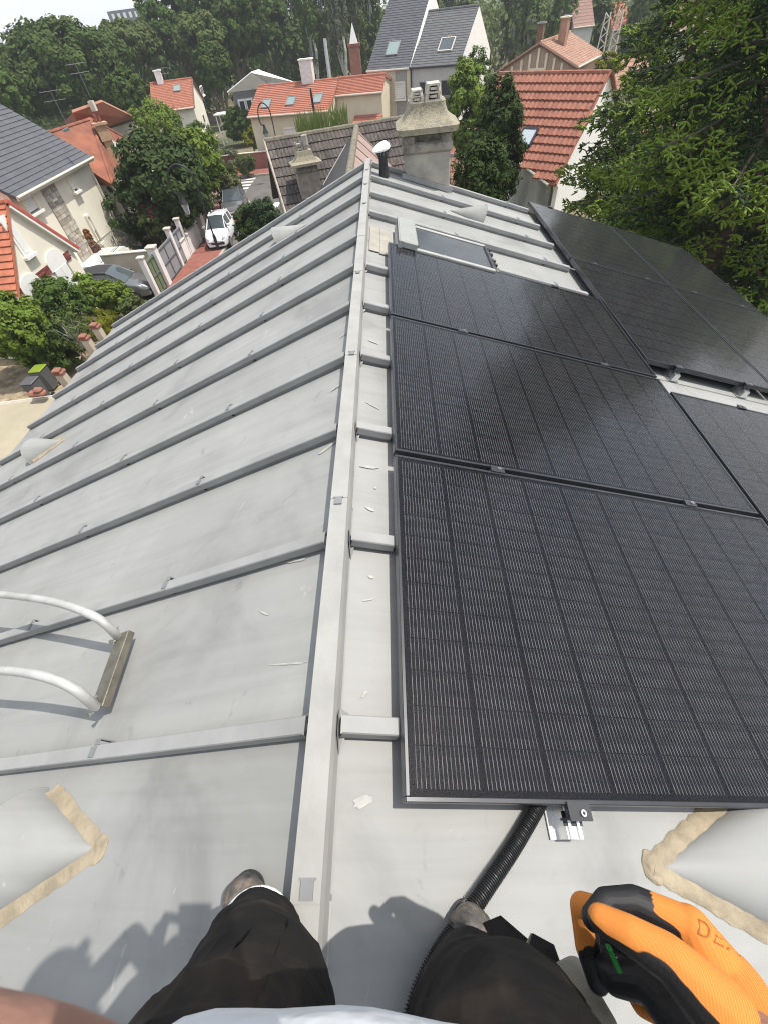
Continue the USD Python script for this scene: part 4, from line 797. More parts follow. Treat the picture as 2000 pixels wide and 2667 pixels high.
def aerial(t, p, h, yaw=0.):
    m = Mesh().tube([p, p+vec(0, 0, h)], .022, 5); c, s_ = math.cos(yaw), math.sin(yaw)
    for k, z in ((0, h-.05), (1, h-.45)):
        m.tube([p+vec(-.6*c, -.6*s_, z), p+vec(.6*c, .6*s_, z)], .014, 4)
        for i in range(6): q = p+vec((-.55+.22*i)*c, (-.55+.22*i)*s_, z); m.tube([q-vec(-.22*s_, .22*c, 0), q+vec(-.22*s_, .22*c, 0)], .010, 4)
    put(t, 'aerial', m, IRON, kind='stuff')
aerial(rb, r0+(r1-r0)*.55, 1.6, .5); aerial(pk.t if hasattr(pk, 't') else pk, cb+vec(.1, 0, .5), 1.6, .9); aerial(ht.t, ht.P(3.6, ht.hr-1.2, ht.zr), 1.3, .2); aerial(sc.t, sc.P(1.6, sc.hr, sc.zr), 1.0, 1.)
# ---------------------------------------------------------------- neighbour roofs built tile by tile
def tile_field(t, o, a, up, nn, poly, cw, chh, mats, amp, step, nb, limit=300, name='tile', seed=1):
    """roll tiles on the plane o + a*s + up*t inside the polygon (s,t); rows count from the eave up"""
    from shapely.geometry import Polygon, box as sbox
    pg = Polygon(poly); r = np.random.default_rng(seed); x0, y0, x1, y1 = pg.bounds; cells = []
    for j in range(int(math.floor(y0/chh)), int(math.ceil(y1/chh))):
        for i in range(int(math.floor(x0/cw)), int(math.ceil(x1/cw))):
            q = sbox(i*cw, j*chh, (i+1)*cw, (j+1)*chh).intersection(pg).area/(cw*chh)
            if q > .45: cells.append((i, j))
    np_ = 2*nb*3+1; xs = np.linspace(0, 1, np_); prof = amp*(np.abs(np.sin(xs*nb*math.pi))**.8)
    rest = Mesh(); cells.sort(key=lambda c: np.linalg.norm(o+a*c[0]*cw+up*c[1]*chh-EYE)); top = None
    for k, (i, j) in enumerate(cells):
        dz = .004*(r.random()-.5); tw = .006*(r.random()-.5)
        lo = [o+a*((i+x)*cw)+up*(j*chh-.035+tw)+nn*(step+p_+dz) for x, p_ in zip(xs, prof)]; hi = [o+a*((i+x)*cw)+up*((j+1)*chh)+nn*(.004+p_+dz) for x, p_ in zip(xs, prof)]
        b_ = [o+a*((i+x)*cw)+up*(j*chh-.035+tw)+nn*(-.002) for x in xs]; m = Mesh() if k < limit else rest
        m.add(lo+hi, [[q, q+1, np_+q+1, np_+q] for q in range(np_-1)]); m.add(b_+lo, [[q, q+1, np_+q+1, np_+q] for q in range(np_-1)])
        m.quad(lo[0], hi[0], hi[0]-nn*.02, b_[0]); m.quad(hi[-1], lo[-1], b_[-1], hi[-1]-nn*.02)
        if k < limit: put(t, name, m, mats[int(r.integers(len(mats)))])
    if rest.v: put(t, name+'_field', rest, mats[0], kind='stuff')
def mossy(nm, c1, c2, c3):
    return mat(nm, {'t': ('texture_coordinate', {}), 'n': ('noise_texture', {'scale': 5., 'detail': 7., 'roughness': .7}), 'r': ('rgb_ramp', {'ramp': [(.32, c1), (.5, c2), (.62, tuple(np.array(c2)*1.25)), (.72, c3)]}),
        'mp': ('mapping', {'scale': (14., 2., 2.)}), 'n2': ('noise_texture', {'scale': 1.6, 'detail': 4.}), 'r2': ('map_range', {'from_min': .58, 'from_max': .70, 'to_min': 0., 'to_max': .55, 'clamp': True}), 'm': ('mix_color', {'b': (.20, .185, .165)}),
        'n3': ('noise_texture', {'scale': 45., 'detail': 3.}), 'b': ('bump', {'strength': .5, 'distance': .008}), 'p': ('principled_bsdf', {'roughness': .92})},
        [('t.object', 'n.vector'), ('n.fac', 'r.fac'), ('r.color', 'm.a'), ('t.object', 'mp.vector'), ('mp.vector', 'n2.vector'), ('n2.fac', 'r2.value'), ('r2.result', 'm.fac'), ('m.result', 'p.base_color'), ('t.object', 'n3.vector'), ('n3.fac', 'b.height'), ('b.normal', 'p.normal')])
MT = [mossy(f'old_tile_{k}', tuple(np.array(c)*.6), c, (.15, .135, .08)) for k, c in enumerate([(.075, .064, .057), (.09, .075, .067), (.064, .056, .05), (.092, .074, .064)])]
MOSS = mossy('ridge_moss', (.10, .09, .075), (.17, .15, .11), (.20, .20, .07))
zrid = -2.15; Ra, Rb = atz(690, 367, zrid), atz(1062, 304, zrid); a = (Rb-Ra)/np.linalg.norm(Rb-Ra); back = vec(-a[1], a[0], 0); ptch = math.radians(39)
up = back*math.cos(ptch)+vec(0, 0, math.sin(ptch)); nn = np.cross(a, up); Lr = np.linalg.norm(Rb-Ra); Hs = 5.2
mh = T('mossy_roof_house', 'neighbour house with an old grey-brown mossy tile roof right behind our gable', 'house', (Ra+Rb)/2*vec(1, 1, 0)+vec(0, -2, GZ))
o = Ra-up*Hs
wx = 4.9/6.0*Lr*0
tile_field(mh, o, a, up, nn, [(0, .0), (Lr*1.06, .0), (Lr*1.06, Hs), (0, Hs)], .33, .40, MT, .030, .045, 2, 300, seed=3)
put(mh, 'roof_deck', Mesh().prism([o-nn*.03, o+a*Lr*1.1-nn*.03, o+a*Lr*1.1+up*Hs-nn*.03, o+up*Hs-nn*.03], -nn*.15), '/World/Looks/old_wood')
ub = -back*math.cos(ptch)+vec(0, 0, math.sin(ptch)); put(mh, 'rear_slope', Mesh().prism([Ra, Rb+a*.4, Rb+a*.4-ub*4, Ra-ub*4], -np.cross(-a, ub)*.15), MT[0])
g0 = Ra-a*.0; put(mh, 'wall', Mesh().prism([g0+a*.3-back*3.6+vec(0, 0, GZ-zrid), g0+a*.3+back*3.2+vec(0, 0, GZ-zrid), g0+a*.3+back*3.2-vec(0, 0, 2.75), g0+a*.3-vec(0, 0, .3), g0+a*.3-back*3.6-vec(0, 0, 3.1)], a*(Lr+.0)), MOULD)
nr = int(Lr/.40)
for i in range(nr):
    s0 = Ra+a*(i*Lr/nr); put(mh, 'ridge_tile', Mesh().tube([s0+nn*.0, s0+a*.30, s0+a*(Lr/nr+.04)], [.115, .105, .10], 8), MOSS)
put(mh, 'verge', Mesh().tube([Ra-a*.03+nn*.04, o-a*.03+nn*.04], .05, 5), plain('verge_mortar', (.40, .34, .28), .9, .2, 8.))
# the wing running towards us: dark left slope, pinkish seamed right slope, round ridge tiles
W0 = hitp(928, 331, Ra, nn); W1 = atz(911, 444, zrid-.08); W0 = vec(W0[0], W0[1], zrid-.06)
wd = (W1-W0)/np.linalg.norm(W1-W0); W1 = W1+wd*3.0; wl = vec(-wd[1], wd[0], 0)                       # wl points to +x? decided below
wl = wl if wl[0] > 0 else -wl
wp_ = math.radians(40)
for sg, mm_, nm in ((-1, plain('felt_dark', (.050, .048, .046), .8, .25, 3., .3, 30.), 'left_slope'), (1, plain('pink_sheet', (.30, .21, .18), .7, .12, 1.5, .1, 30.), 'right_slope')):
    dn = wl*sg*math.cos(wp_)-vec(0, 0, math.sin(wp_)); nw = np.cross(dn, wd) ; nw = nw if nw[2] > 0 else -nw
    A0 = W0-wd*1.2
    put(mh, nm, Mesh().prism([A0, W1, W1+dn*3.6, A0+dn*3.6], -nw*.08), mm_)
    if sg > 0:
        for k in range(5):
            b_ = A0+wd*(.55+1.35*k); put(mh, 'seam', Mesh().tube([b_+nw*.02, b_+dn*3.6+nw*.02], .022, 4), '/World/Looks/pink_sheet')
    else:
        put(mh, 'valley_flashing', Mesh().tube([W0-wd*.2+dn*.1+nw*.01, hitp(842, 482, W0, nw)+nw*.01], .03, 4), ZDK)
nw_ = 20; Lw = np.linalg.norm(W1-W0)
for i in range(nw_):
    s0 = W0+wd*(Lw*i/nw_); put(mh, 'wing_ridge_tile', Mesh().tube([s0, s0+wd*Lw/nw_*.7, s0+wd*Lw/nw_*1.08], [.13, .122, .12], 10), MOSS)
# its chimney
cb = hitp(827, 500, Ra, nn); c_ = hitp(800, 445, cb, vec(CF[0], CF[1], 0)*1.0)
Zc = (np.array(c_)-EYE)@CF
cw_ = .9
mc = T('small_chimney', 'mortared chimney with small pots standing on the mossy tile roof', 'chimney', cb); zt_ = dep(800, 446, Zc)[2]; cx_ = vec(c_[0], c_[1], 0); ax = [a, back, vec(0, 0, 1)]
put(mc, 'shaft', Mesh().box(cx_+vec(0, 0, zt_-1.6), (cw_, .55, 3.2), ax), plain('shaft_tan', (.30, .255, .205), .92, .2, 6., .3, 50.))
put(mc, 'collar', Mesh().bevel(cx_+vec(0, 0, zt_+.12), (cw_-.08, .5, .26), .03, ax), SOOT); 
g = [cx_+a*x_*w_+back*y_*d_+vec(0, 0, zt_+z_) for z_, w_, d_ in ((.24, .62, .42), (.32, .62, .42), (.38, .46, .3), (.52, .34, .22), (.68, .30, .18)) for x_, y_ in ((-1, -1), (1, -1), (1, 1), (-1, 1))]
mm_ = Mesh().add(g, [[i*4+j, i*4+(j+1) % 4, (i+1)*4+(j+1) % 4, (i+1)*4+j] for i in range(4) for j in range(4)]); mm_.poly(g[-4:]); put(mc, 'flared_cap', mm_, LICH)
put(mc, 'pot', Mesh().tube([cx_+a*.12+vec(0, 0, zt_+.66), cx_+a*.12+vec(0, 0, zt_+.80), cx_+a*.12+vec(0, 0, zt_+.82), cx_+a*.12+vec(0, 0, zt_+1.12)], [.10, .10, .13, .12], 10), STONE)
put(mc, 'cowl', Mesh().box(cx_-a*.16+vec(0, 0, zt_+.75), (.26, .2, .05), ax).box(cx_-a*.16+vec(0, 0, zt_+.87), (.24, .2, .05), ax).box(cx_-a*.27+vec(0, 0, zt_+.8), (.04, .18, .3), ax).box(cx_-a*.05+vec(0, 0, zt_+.8), (.04, .18, .3), ax), STONE)
# small brown roof between chimney and orange roof
zb_ = -4.2; Ba, Bb = atz(1165, 414, zb_), atz(1290, 398, zb_); a = (Bb-Ba)/np.linalg.norm(Bb-Ba); back = vec(-a[1], a[0], 0); up = back*math.cos(.65)+vec(0, 0, math.sin(.65)); nn = np.cross(a, up)
br_ = T('brown_tile_shed', 'low shed with brown roll tiles seen between our chimney and the laurel', 'shed', (Ba+Bb)/2*vec(1, 1, 0)+vec(0, -1, GZ)); Lb = np.linalg.norm(Bb-Ba)
BT = [plain(f'shed_tile_{k}', c, .88, .2, 7., .3, 40.) for k, c in enumerate([(.21, .105, .075), (.17, .085, .065), (.24, .13, .095)])]
tile_field(br_, Ba-up*3.2, a, up, nn, [(0, 0), (Lb, 0), (Lb, 3.2), (0, 3.2)], .30, .36, BT, .026, .04, 2, 150, seed=8)
put(br_, 'wall', Mesh().prism([Ba-up*3.1-nn*.1, Bb-up*3.1-nn*.1, Bb-nn*.1, Ba-nn*.1], vec(0, 0, -3.)), MOULD)
# ---- orange tiled house on the right
Zr = 24.5; A_, B_ = dep(1298, 191, Zr), dep(1588, 187, Zr); zz = (A_[2]+B_[2])/2; A_, B_ = atz(1298, 191, zz), atz(1588, 187, zz)
a = (B_-A_)/np.linalg.norm(B_-A_); back = vec(-a[1], a[0], 0); ptch = math.radians(40); up = back*math.cos(ptch)+vec(0, 0, math.sin(ptch)); nn = np.cross(a, up)
oh = T('orange_roof_house', 'house with a large bright orange interlocking tile roof partly behind the spruce', 'house', (A_+B_)/2*vec(1, 1, 0)+vec(0, -3, GZ))
pt = lambda u, v: (lambda q: ((q-A_)@a, (q-A_)@up))(hitp(u, v, A_, nn)); pA, pB, pC, pD, pE = (0, 0), ((B_-A_)@a, 0), pt(1447, 480), pt(1428, 479), pt(1241, 333)
OT = [plain(f'orange_tile_{k}', c, .85, .16, 5., .25, 40.) for k, c in enumerate([(.275, .105, .066), (.30, .118, .075), (.25, .092, .058), (.285, .11, .07)])]
tmin = min(pC[1], pE[1])-.3
ctile = (-tmin)/13.2
o = A_+up*tmin
tile_field(oh, o, a, up, nn, [(p_[0], p_[1]-tmin) for p_ in (pA, pB, pC, pD, pE)], .30, ctile, OT, .055, .085, 1, 300, seed=12)
P3 = lambda p_, k=0.: A_+a*p_[0]+up*p_[1]+nn*k
put(oh, 'roof_deck', Mesh().prism([P3(p_, -.02) for p_ in (pE, pD, pC, pB, pA)], -nn*.12), '/World/Looks/tile_orange')
nrt = int(np.linalg.norm(B_-A_)/.42)
for i in range(nrt):
    s0 = A_+(B_-A_)*i/nrt; put(oh, 'ridge_tile', Mesh().tube([s0, s0+a*.3, s0+(B_-A_)/nrt*1.07], [.13, .12, .115], 8), OT[i % 4])
put(oh, 'rear_slope', Mesh().prism([A_, B_+a*.25, B_+a*.25+back*3*math.cos(ptch)-vec(0, 0, 3*math.sin(ptch)), A_+back*3*math.cos(ptch)-vec(0, 0, 3*math.sin(ptch))][::-1], vec(0, 0, -.1)), OT[0])
ins = lambda p_: P3(p_, -.2)
E_, D_, C_ = ins(pE), ins(pD), ins(pC)
put(oh, 'front_wall', Mesh().prism([E_+back*.2, D_+back*.2, vec(D_[0], D_[1], GZ)+back*.2, vec(E_[0], E_[1], GZ)+back*.2], back*.3), MOULD)
Bi = B_-nn*.2; Ck = C_+back*.2
put(oh, 'gable_wall', Mesh().prism([vec(Ck[0], Ck[1], GZ), Ck, Bi, Bi+back*3*math.cos(ptch)-vec(0, 0, 3*math.sin(ptch)), vec(Bi[0], Bi[1], GZ)+back*2.3], -a*.25), CR3)
put(oh, 'side_wall', Mesh().prism([vec(E_[0], E_[1], GZ), E_, A_-nn*.2, vec(A_[0], A_[1], GZ)], a*.2), CR2)
put(oh, 'wall_coping', Mesh().tube([P3(pE, .02)-up*.05, P3(pD, .02)-up*.05], .07, 5), STN)
for sg, (tl, br) in (((0, ((1285, 275), (1322, 322)))), (1, ((1362, 337), (1398, 386)))):
    q0, q1 = pt(*tl), pt(*br); s0, s1 = min(q0[0], q1[0])+.1, max(q0[0], q1[0]); t0, t1 = min(q0[1], q1[1]), max(q0[1], q1[1]); s1 = s0+.95; s0 -= .0
    c = P3(((s0+s1)/2, (t0+t1)/2), .12); ax = [a, up, nn]; fr = Mesh()
    for q in (-1, 1): fr.box(c+a*q*(s1-s0)/2, (.11, t1-t0, .14), ax); fr.box(c+up*q*(t1-t0)/2, (s1-s0-.1, .13, .139), ax)
    w_ = put(oh, 'roof_window', fr, DARKG, label='roof window %s' % ('behind the laurel top' if sg == 0 else 'fully visible, pale pane')); put(w_, 'pane', Mesh().box(c, (s1-s0-.1, t1-t0-.1, .08), ax), PANEW)
vm = Mesh(); vm.tube([P3(pC, .02), P3(pB, .02)], .07, 4); put(oh, 'verge', vm, OT[2])

# ---------------------------------------------------------------- garden walls, gates, posts along the red pavement
XF = -12.6
WG = plain('garden_wall', (.50, .44, .33), .92, .12, 1.2, .3, 40.); COP = plain('coping', (.55, .50, .42), .9, .1, 5.)
def wall(name, label, p, q, h, th=.2, m=WG, coping=True, group=None, zb=GZ, cm=COP):
    p, q = vec(p[0], p[1], zb), vec(q[0], q[1], zb); d = (q-p)/np.linalg.norm(q-p); ax = [d, vec(-d[1], d[0], 0), vec(0, 0, 1)]; L_ = np.linalg.norm(q-p)
    t = T(name, label, 'wall', (p+q)/2, group); put(t, 'wall', Mesh().box((p+q)/2+vec(0, 0, h/2), (L_, th, h), ax), m)
    if coping: put(t, 'coping', Mesh().bevel((p+q)/2+vec(0, 0, h+.03), (L_+.05, th+.1, .07), .015, ax), cm)
wy = atz(440, 742, GZ)[1]
wall('garden_wall', 'long cream wall between drive and garden, dark car parked against it', (-15.6, wy+.05), (XF, wy+.05), 1.75)
wall('garden_wall', 'cream wall at the back of the small garden behind the pink-flowered shrub', (-18.2, 33.6), (-13.3, 35.3), 1.35)
wall('low_wall', 'low cream panel wall along the pavement between tall posts', (XF, 28.3), (XF, 31.6), 1.05, .16, CR3)
RW = plain('red_wall', (.27, .11, .085), .92, .12, 1.5, .3, 40.)
wall('red_wall', 'long low brick red wall across the far street', (-22, 51.0), (-8.2, 50.9), 1.25, .25, RW)
wall('side_wall', 'low stone wall with fence on the corner beside the crossing', (-13.7, 36.2), (-13.75, 42.), .9, .25, plain('stone_wall', (.33, .26, .18), .95, .25, 6., .5, 30.))
def post(u, v, lab, h, w_=.34, x=XF, m=WHITE):
    y = atz(u, v, GZ)[1]; t = T('gate_post', lab, 'gate post', (x, y, GZ), 'pale posts along the red pavement'); put(t, 'post', Mesh().bevel((x, y, GZ+h/2), (w_, w_, h), .012), m); put(t, 'cap', Mesh().bevel((x, y, GZ+h+.04), (w_+.1, w_+.1, .09), .02), COP); return y
y0 = post(440, 745, 'wide pale gate post where the long wall meets the green gate', 1.95, .42)
y1 = post(484, 695, 'slim post at the far side of the grey gate', 2.0, .26); y2 = post(490, 668, 'slim post at the near end of the low panel wall', 2.0, .26)
y3 = post(533, 632, 'tall post with rough cap at the far end of the low panel wall', 2.5, .30); y4 = post(547, 616, 'short pale post beside the white car', 1.5, .30); yg = post(388, 775, 'narrow pale post carrying the green gate', 1.9, .26, XF-.1)
def gate(name, lab, ya, yb, h, m, fm):
    t = T(name, lab, 'gate', (XF, (ya+yb)/2, GZ)); L_ = abs(yb-ya); c = vec(XF, (ya+yb)/2, GZ)
    n = max(4, int(L_/.35))
    for i in range(n): put(t, 'board', Mesh().box(c+vec(0, -L_/2+(i+.5)*L_/n, .1+h*.5), (.03, L_/n-.008, h*.96), None), m)
    fr = Mesh()
    for z in (.12, h*.55, h): fr.box(c+vec(.03, 0, z), (.05, L_, .06))
    for k in (-.5, 0, .5): fr.box(c+vec(.031, k*(L_-.08), h*.55), (.05, .06, h*.9))
    put(t, 'frame', fr, fm)
gate('green_gate', 'green metal driveway gate with dark frame', yg+.15, y0-.22, 1.65, plain('gate_green', (.14, .20, .085), .5, .05, 3.), IRON)
gate('grey_gate', 'grey garden gate between the wide post and a slim post', y0+.22, y1-.15, 1.6, plain('gate_grey', (.26, .27, .28), .5, .05, 3.), IRON)
gate('grey_gate', 'narrow grey gate between the two slim posts', y1+.14, y2-.14, 1.6, '/World/Looks/gate_grey', IRON)
# near yard: cream terrace wall, mottled soil, brick-topped posts
nw0, nw1 = atz(0, 1052, -5.6), atz(150, 1032, -5.6); nw2 = atz(-60, 1230, -5.6)
yw = T('terrace_annex', 'plain cream flat block below the left eave', 'annex', (nw1[0]-1, nw1[1]-2, GZ)); 
q = [nw0+(nw0-nw1)*1.5, nw1+(nw1-nw0)*1.0, nw1+(nw1-nw0)*1.0+vec(0, -6, 0), nw0+(nw0-nw1)*1.5+vec(0, -6, 0)]
put(yw, 'block', Mesh().prism([vec(p_[0], p_[1], GZ) for p_ in q], vec(0, 0, -5.6-GZ)), plain('annex_render', (.33, .29, .205), .92, .08, 1.0, .2, 40.)); put(yw, 'edge', Mesh().tube([q[0], q[1]], .06, 5), COP)
BR_T = plain('terracotta', (.25, .11, .075), .9, .2, 10.)
for i, (u, v, lab) in enumerate([(166, 985, 'pale post with terracotta cap beside the bins'), (231, 895, 'pale post with terracotta cap under the bare shrub'), (258, 865, 'pale post nearest the yellow grass by the eave')]):
    p_ = atz(u, v, -6.5); t = T('yard_post', lab, 'post', vec(p_[0], p_[1], GZ), 'pale posts in the near yard'); put(t, 'post', Mesh().bevel(vec(p_[0], p_[1], (GZ-6.3)/2), (.28, .28, -6.3-GZ), .01), WG)
    put(t, 'cap', Mesh().bevel(vec(p_[0], p_[1], -6.25), (.36, .36, .10), .03).bevel(vec(p_[0], p_[1]-.05, -6.15), (.26, .3, .10), .03), BR_T)
p_ = atz(100, 1028, -5.4); t = T('terracotta_pot', 'broken terracotta ridge piece on the terrace edge', 'terracotta piece', p_); put(t, 'body', Mesh().bevel(p_+vec(0, 0, .05), (.5, .25, .14), .05).bevel(p_+vec(.1, 0, .16), (.25, .22, .12), .05), BR_T)
for i, (u, v, lid, lab) in enumerate([(92, 953, (.20, .27, .03), 'wheelie bin with a bright yellow-green lid under the bush'), (70, 985, (.10, .10, .11), 'all-grey wheelie bin under the bush')]):
    p_ = atz(u, v, -6.95); b = vec(p_[0], p_[1], GZ); t = T('wheelie_bin', lab, 'bin', b)
    g = [b+vec(x*w_, y*d_, z) for z, w_, d_ in ((.08, .19, .21), (.9, .23, .27)) for x, y in ((-1, -1), (1, -1), (1, 1), (-1, 1))]
    mb_ = Mesh().add(g, [[0, 1, 5, 4], [1, 2, 6, 5], [2, 3, 7, 6], [3, 0, 4, 7], [3, 2, 1, 0]]); put(t, 'body', mb_, plain(f'bin_grey_{i}', (.085, .09, .095), .5))
    put(t, 'lid', Mesh().bevel(b+vec(0, 0, .94), (.50, .58, .07), .03), plain(f'bin_lid_{i}', lid, .4, .05))
    for sx in (-1, 1): put(t, 'wheel', Mesh().cyl(b+vec(sx*.2, .3, .1), b+vec(sx*.26, .3, .1), .1), PLAST)
YSO = plain('yard_soil', (.30, .24, .155), .95, .3, 2.2, .6, 25., c2=(.16, .12, .075))
solo('yard_ground', Mesh().quad(vec(-22, 9, GZ+.004), vec(-12.7, 9, GZ+.004), vec(-12.7, 20.5, GZ+.004), vec(-22, 20.5, GZ+.004)), YSO, kind='structure')
# ---------------------------------------------------------------- cars
def car(name, label, c, ang, paint, L_=4.0, W_=1.7, roofm=None, lights=True):
    t = T(name, label, 'car', (c[0], c[1], GZ)); ca, sa = math.cos(ang), math.sin(ang)
    P = lambda x, y, z: vec(c[0]+x*ca-y*sa, c[1]+x*sa+y*ca, GZ+.12+z)
    # side profile (x forward), z up; half widths taper with height
    low = [(-2, .25), (-2.02, .55), (-1.95, .85), (-1.2, .92), (0, .93), (.85, .92), (1.55, .80), (1.93, .62), (2.0, .45), (1.97, .22)]
    xs = [p_[0]*L_/4 for p_ in low]; n = 15; rings = []
    X = np.linspace(-1, 1, 25)
    topz = np.interp(X*2, [-2.02, -1.9, -1.2, 0, .85, 1.5, 1.9, 2.0], [.55, .84, .93, .93, .91, .80, .64, .42]); wid = np.interp(np.abs(X), [0, .6, .88, 1.], [1., 1., .93, .76])
    g = []
    for x, tz, w_ in zip(X, topz, wid):
        hw = W_/2*w_; prof = [(-.90, .16), (-.985, .26), (-1., .48), (-.975, tz*.86), (-.86, tz), (-.4, tz+.02), (0, tz+.025), (.4, tz+.02), (.86, tz), (.975, tz*.86), (1., .48), (.985, .26), (.90, .16)]
        g += [P(x*L_/2, y*hw, max(z, .16)) for y, z in prof]
    k = 13; f = [[i*k+j, (i+1)*k+j, (i+1)*k+j+1, i*k+j+1] for i in range(24) for j in range(k-1)]
    m = Mesh().add(g, f); m.poly(g[:k]); m.poly(g[-k:][::-1]); put(t, 'body', m, paint, smooth=50)
    # cabin: lofted greenhouse
    st = [(-1.78, .90, .80, .90), (-1.45, 1.36, .66, .92), (-.6, 1.45, .65, .93), (.15, 1.40, .66, .93), (.45, 1.24, .70, .92), (1.02, .90, .80, .90)]
    sx = L_/4
    def ring(x, zt, wt, wb): return [P(x*sx, -W_/2*.9*1.02, .86), P(x*sx, -W_/2*wt*1.08, zt-.10), P(x*sx, -W_/2*wt, zt), P(x*sx, 0, zt+.03), P(x*sx, W_/2*wt, zt), P(x*sx, W_/2*wt*1.08, zt-.10), P(x*sx, W_/2*.9*1.02, .86)]
    G_ = sum([ring(*q) for q in st], []); k = 7; gl, rf = Mesh(), Mesh()
    for i in range(5):
        for j in range(6):
            q = [i*k+j, (i+1)*k+j, (i+1)*k+j+1, i*k+j+1]; roofq = (1 <= i <= 2 and 1 <= j <= 4)
            (rf if roofq else gl).add([G_[z] for z in q], [[0, 1, 2, 3]])
    put(t, 'roof', rf, roofm or paint, smooth=40); put(t, 'window_band', gl, PANE)
    pl = Mesh()
    for i in (0, 1, 2, 4, 5):
        for sg in (1, 5): 
            a_, b_ = G_[i*k+(0 if sg == 1 else 6)], G_[i*k+sg]
            pl.tube([a_, b_], .035, 4)
    for i0, i1 in ((0, 1), (4, 5), (3, 4), (1, 2), (2, 3)):
        for j in (2, 4): pl.tube([G_[i0*k+j], G_[i1*k+j]], .03, 4)
    put(t, 'pillars', pl, paint, kind='stuff')
    for x in (-1.22, 1.25):
        for sg in (-1, 1):
            w_ = put(t, 'wheel', Mesh().cyl(P(x*sx, sg*(W_/2-.19), .18), P(x*sx, sg*(W_/2+.015), .18), .31, 18), PLAST, smooth=30); put(w_, 'rim', Mesh().cyl(P(x*sx, sg*(W_/2+.01), .18), P(x*sx, sg*(W_/2+.025), .18), .20, 12), STEEL)
    for sg in (-1, 1):
        put(t, 'headlight', Mesh().tube([P(1.62*sx, sg*W_*.33, .70), P(1.86*sx, sg*W_*.36, .60), P(1.93*sx, sg*W_*.30, .52)], [.05, .09, .05], 8), plain('lamp_glass', (.5, .52, .54), .1) if 'lampg' not in used else '/World/Looks/lamp_glass', smooth=True); used['lampg'] = 1
        put(t, 'mirror', Mesh().bevel(P(.72*sx, sg*(W_/2+.08), .98), (.16, .2, .12), .03), paint)
    put(t, 'grille', Mesh().bevel(P(1.965*sx, 0, .34), (.10 if abs(ca) > .5 else 1.0, 1.0 if abs(ca) > .5 else .10, .17), .03), BLK)
    put(t, 'number_plate', Mesh().bevel(P(2.02*sx, 0, .44), (.02 if abs(ca) > .5 else .5, .5 if abs(ca) > .5 else .02, .10), .004), WHITE)
    return t
CW = plain('car_white', (.74, .75, .76), .25, .02, 2., coat=.6); CG = plain('car_grey', (.17, .175, .175), .28, .05, 2., metal=.5, coat=.6); CB = plain('car_dark', (.055, .057, .062), .3, .1, 2., coat=.5); SOFT = plain('soft_top', (.03, .03, .033), .8, .1, 5.)
car('white_car', 'white hatchback parked half on the red pavement, front towards us', (-10.95, 31.3), -math.pi/2+.06, CW, 3.45, 1.45)
car('dark_car', 'dark car with black roof parked behind the white hatchback', (-11.35, 37.2), -math.pi/2+.12, CG, 3.7, 1.66, SOFT)
car('grey_car', 'grey car with black roof standing in the drive behind shrubs', (-14.85, wy-1.3), .04, CG, 3.9, 1.7, SOFT)

# ---------------------------------------------------------------- lamps, posts, pylon, far things
IRON2 = plain('lamp_iron', (.018, .02, .022), .5, .1, 8.)
def hook_lamp(lab, base, top_uv, head_uv, lant_uv):
    b = base; Pn = vec(CF[0], CF[1], 0); q = lambda uv: hitp(*uv, b, Pn)
    tp, mid, la = q(top_uv), q(head_uv), q(lant_uv); t = T('street_lamp', lab, 'street lamp', b, 'hooked lantern street lamps')
    pts = [b, b+(vec(b[0], b[1], tp[2]-1.0)-b)*.5, vec(b[0], b[1], tp[2]-.9), vec(*(b+(mid-b)*.12)[:2], tp[2]-.25), vec(*(b+(mid-b)*.5)[:2], tp[2]+.02), vec(*(b+(mid-b)*.9)[:2], tp[2]-.3), vec(mid[0], mid[1], tp[2]-.95), vec(*(b+(mid-b)*.8)[:2], tp[2]-1.25)]
    c_ = CubicSpline(np.arange(len(pts)), np.array(pts)); put(t, 'pole', Mesh().tube(c_(np.linspace(0, len(pts)-1, 60)), .045, 8), IRON2, smooth=60)
    put(t, 'base', Mesh().tube([b, b+vec(0, 0, .9), b+vec(0, 0, 1.0)], [.10, .09, .05], 10), IRON2)
    hz = vec(*(b+(mid-b)*.72)[:2], tp[2]-1.25); L0 = la if abs(la[2]-hz[2]) < 3 else hz
    hx = hz
    hd_ = put(t, 'lantern', Mesh().tube([hx+vec(0, 0, .05), hx-vec(0, 0, .25), hx-vec(0, 0, .5)], [.05, .13, .24], 8), IRON2); put(hd_, 'finial', Mesh().tube([hx-vec(0, 0, 1.02), hx-vec(0, 0, 1.08)], [.12, .08], 8), IRON2); put(hd_, 'glass', Mesh().tube([hx-vec(0, 0, .51), hx-vec(0, 0, 1.02)], [.21, .12], 6), plain('lantern_glass', (.30, .31, .31), .15) if 'lg' not in used else '/World/Looks/lantern_glass'); used['lg'] = 1
hook_lamp('hooked lantern lamp in front of the big laurel by the white car', atz(572, 655, GZ), (492, 424), (450, 500), (490, 500))
hook_lamp('hooked lantern lamp before the left roof window of the long house', vec(*atz(726, 392, -6.0)[:2], GZ), (694, 266), (673, 300), (690, 320))
hook_lamp('hooked lantern lamp before the right roof window, above the reeds', vec(*atz(823, 330, -4.6)[:2], GZ), (826, 228), (812, 240), (830, 275))
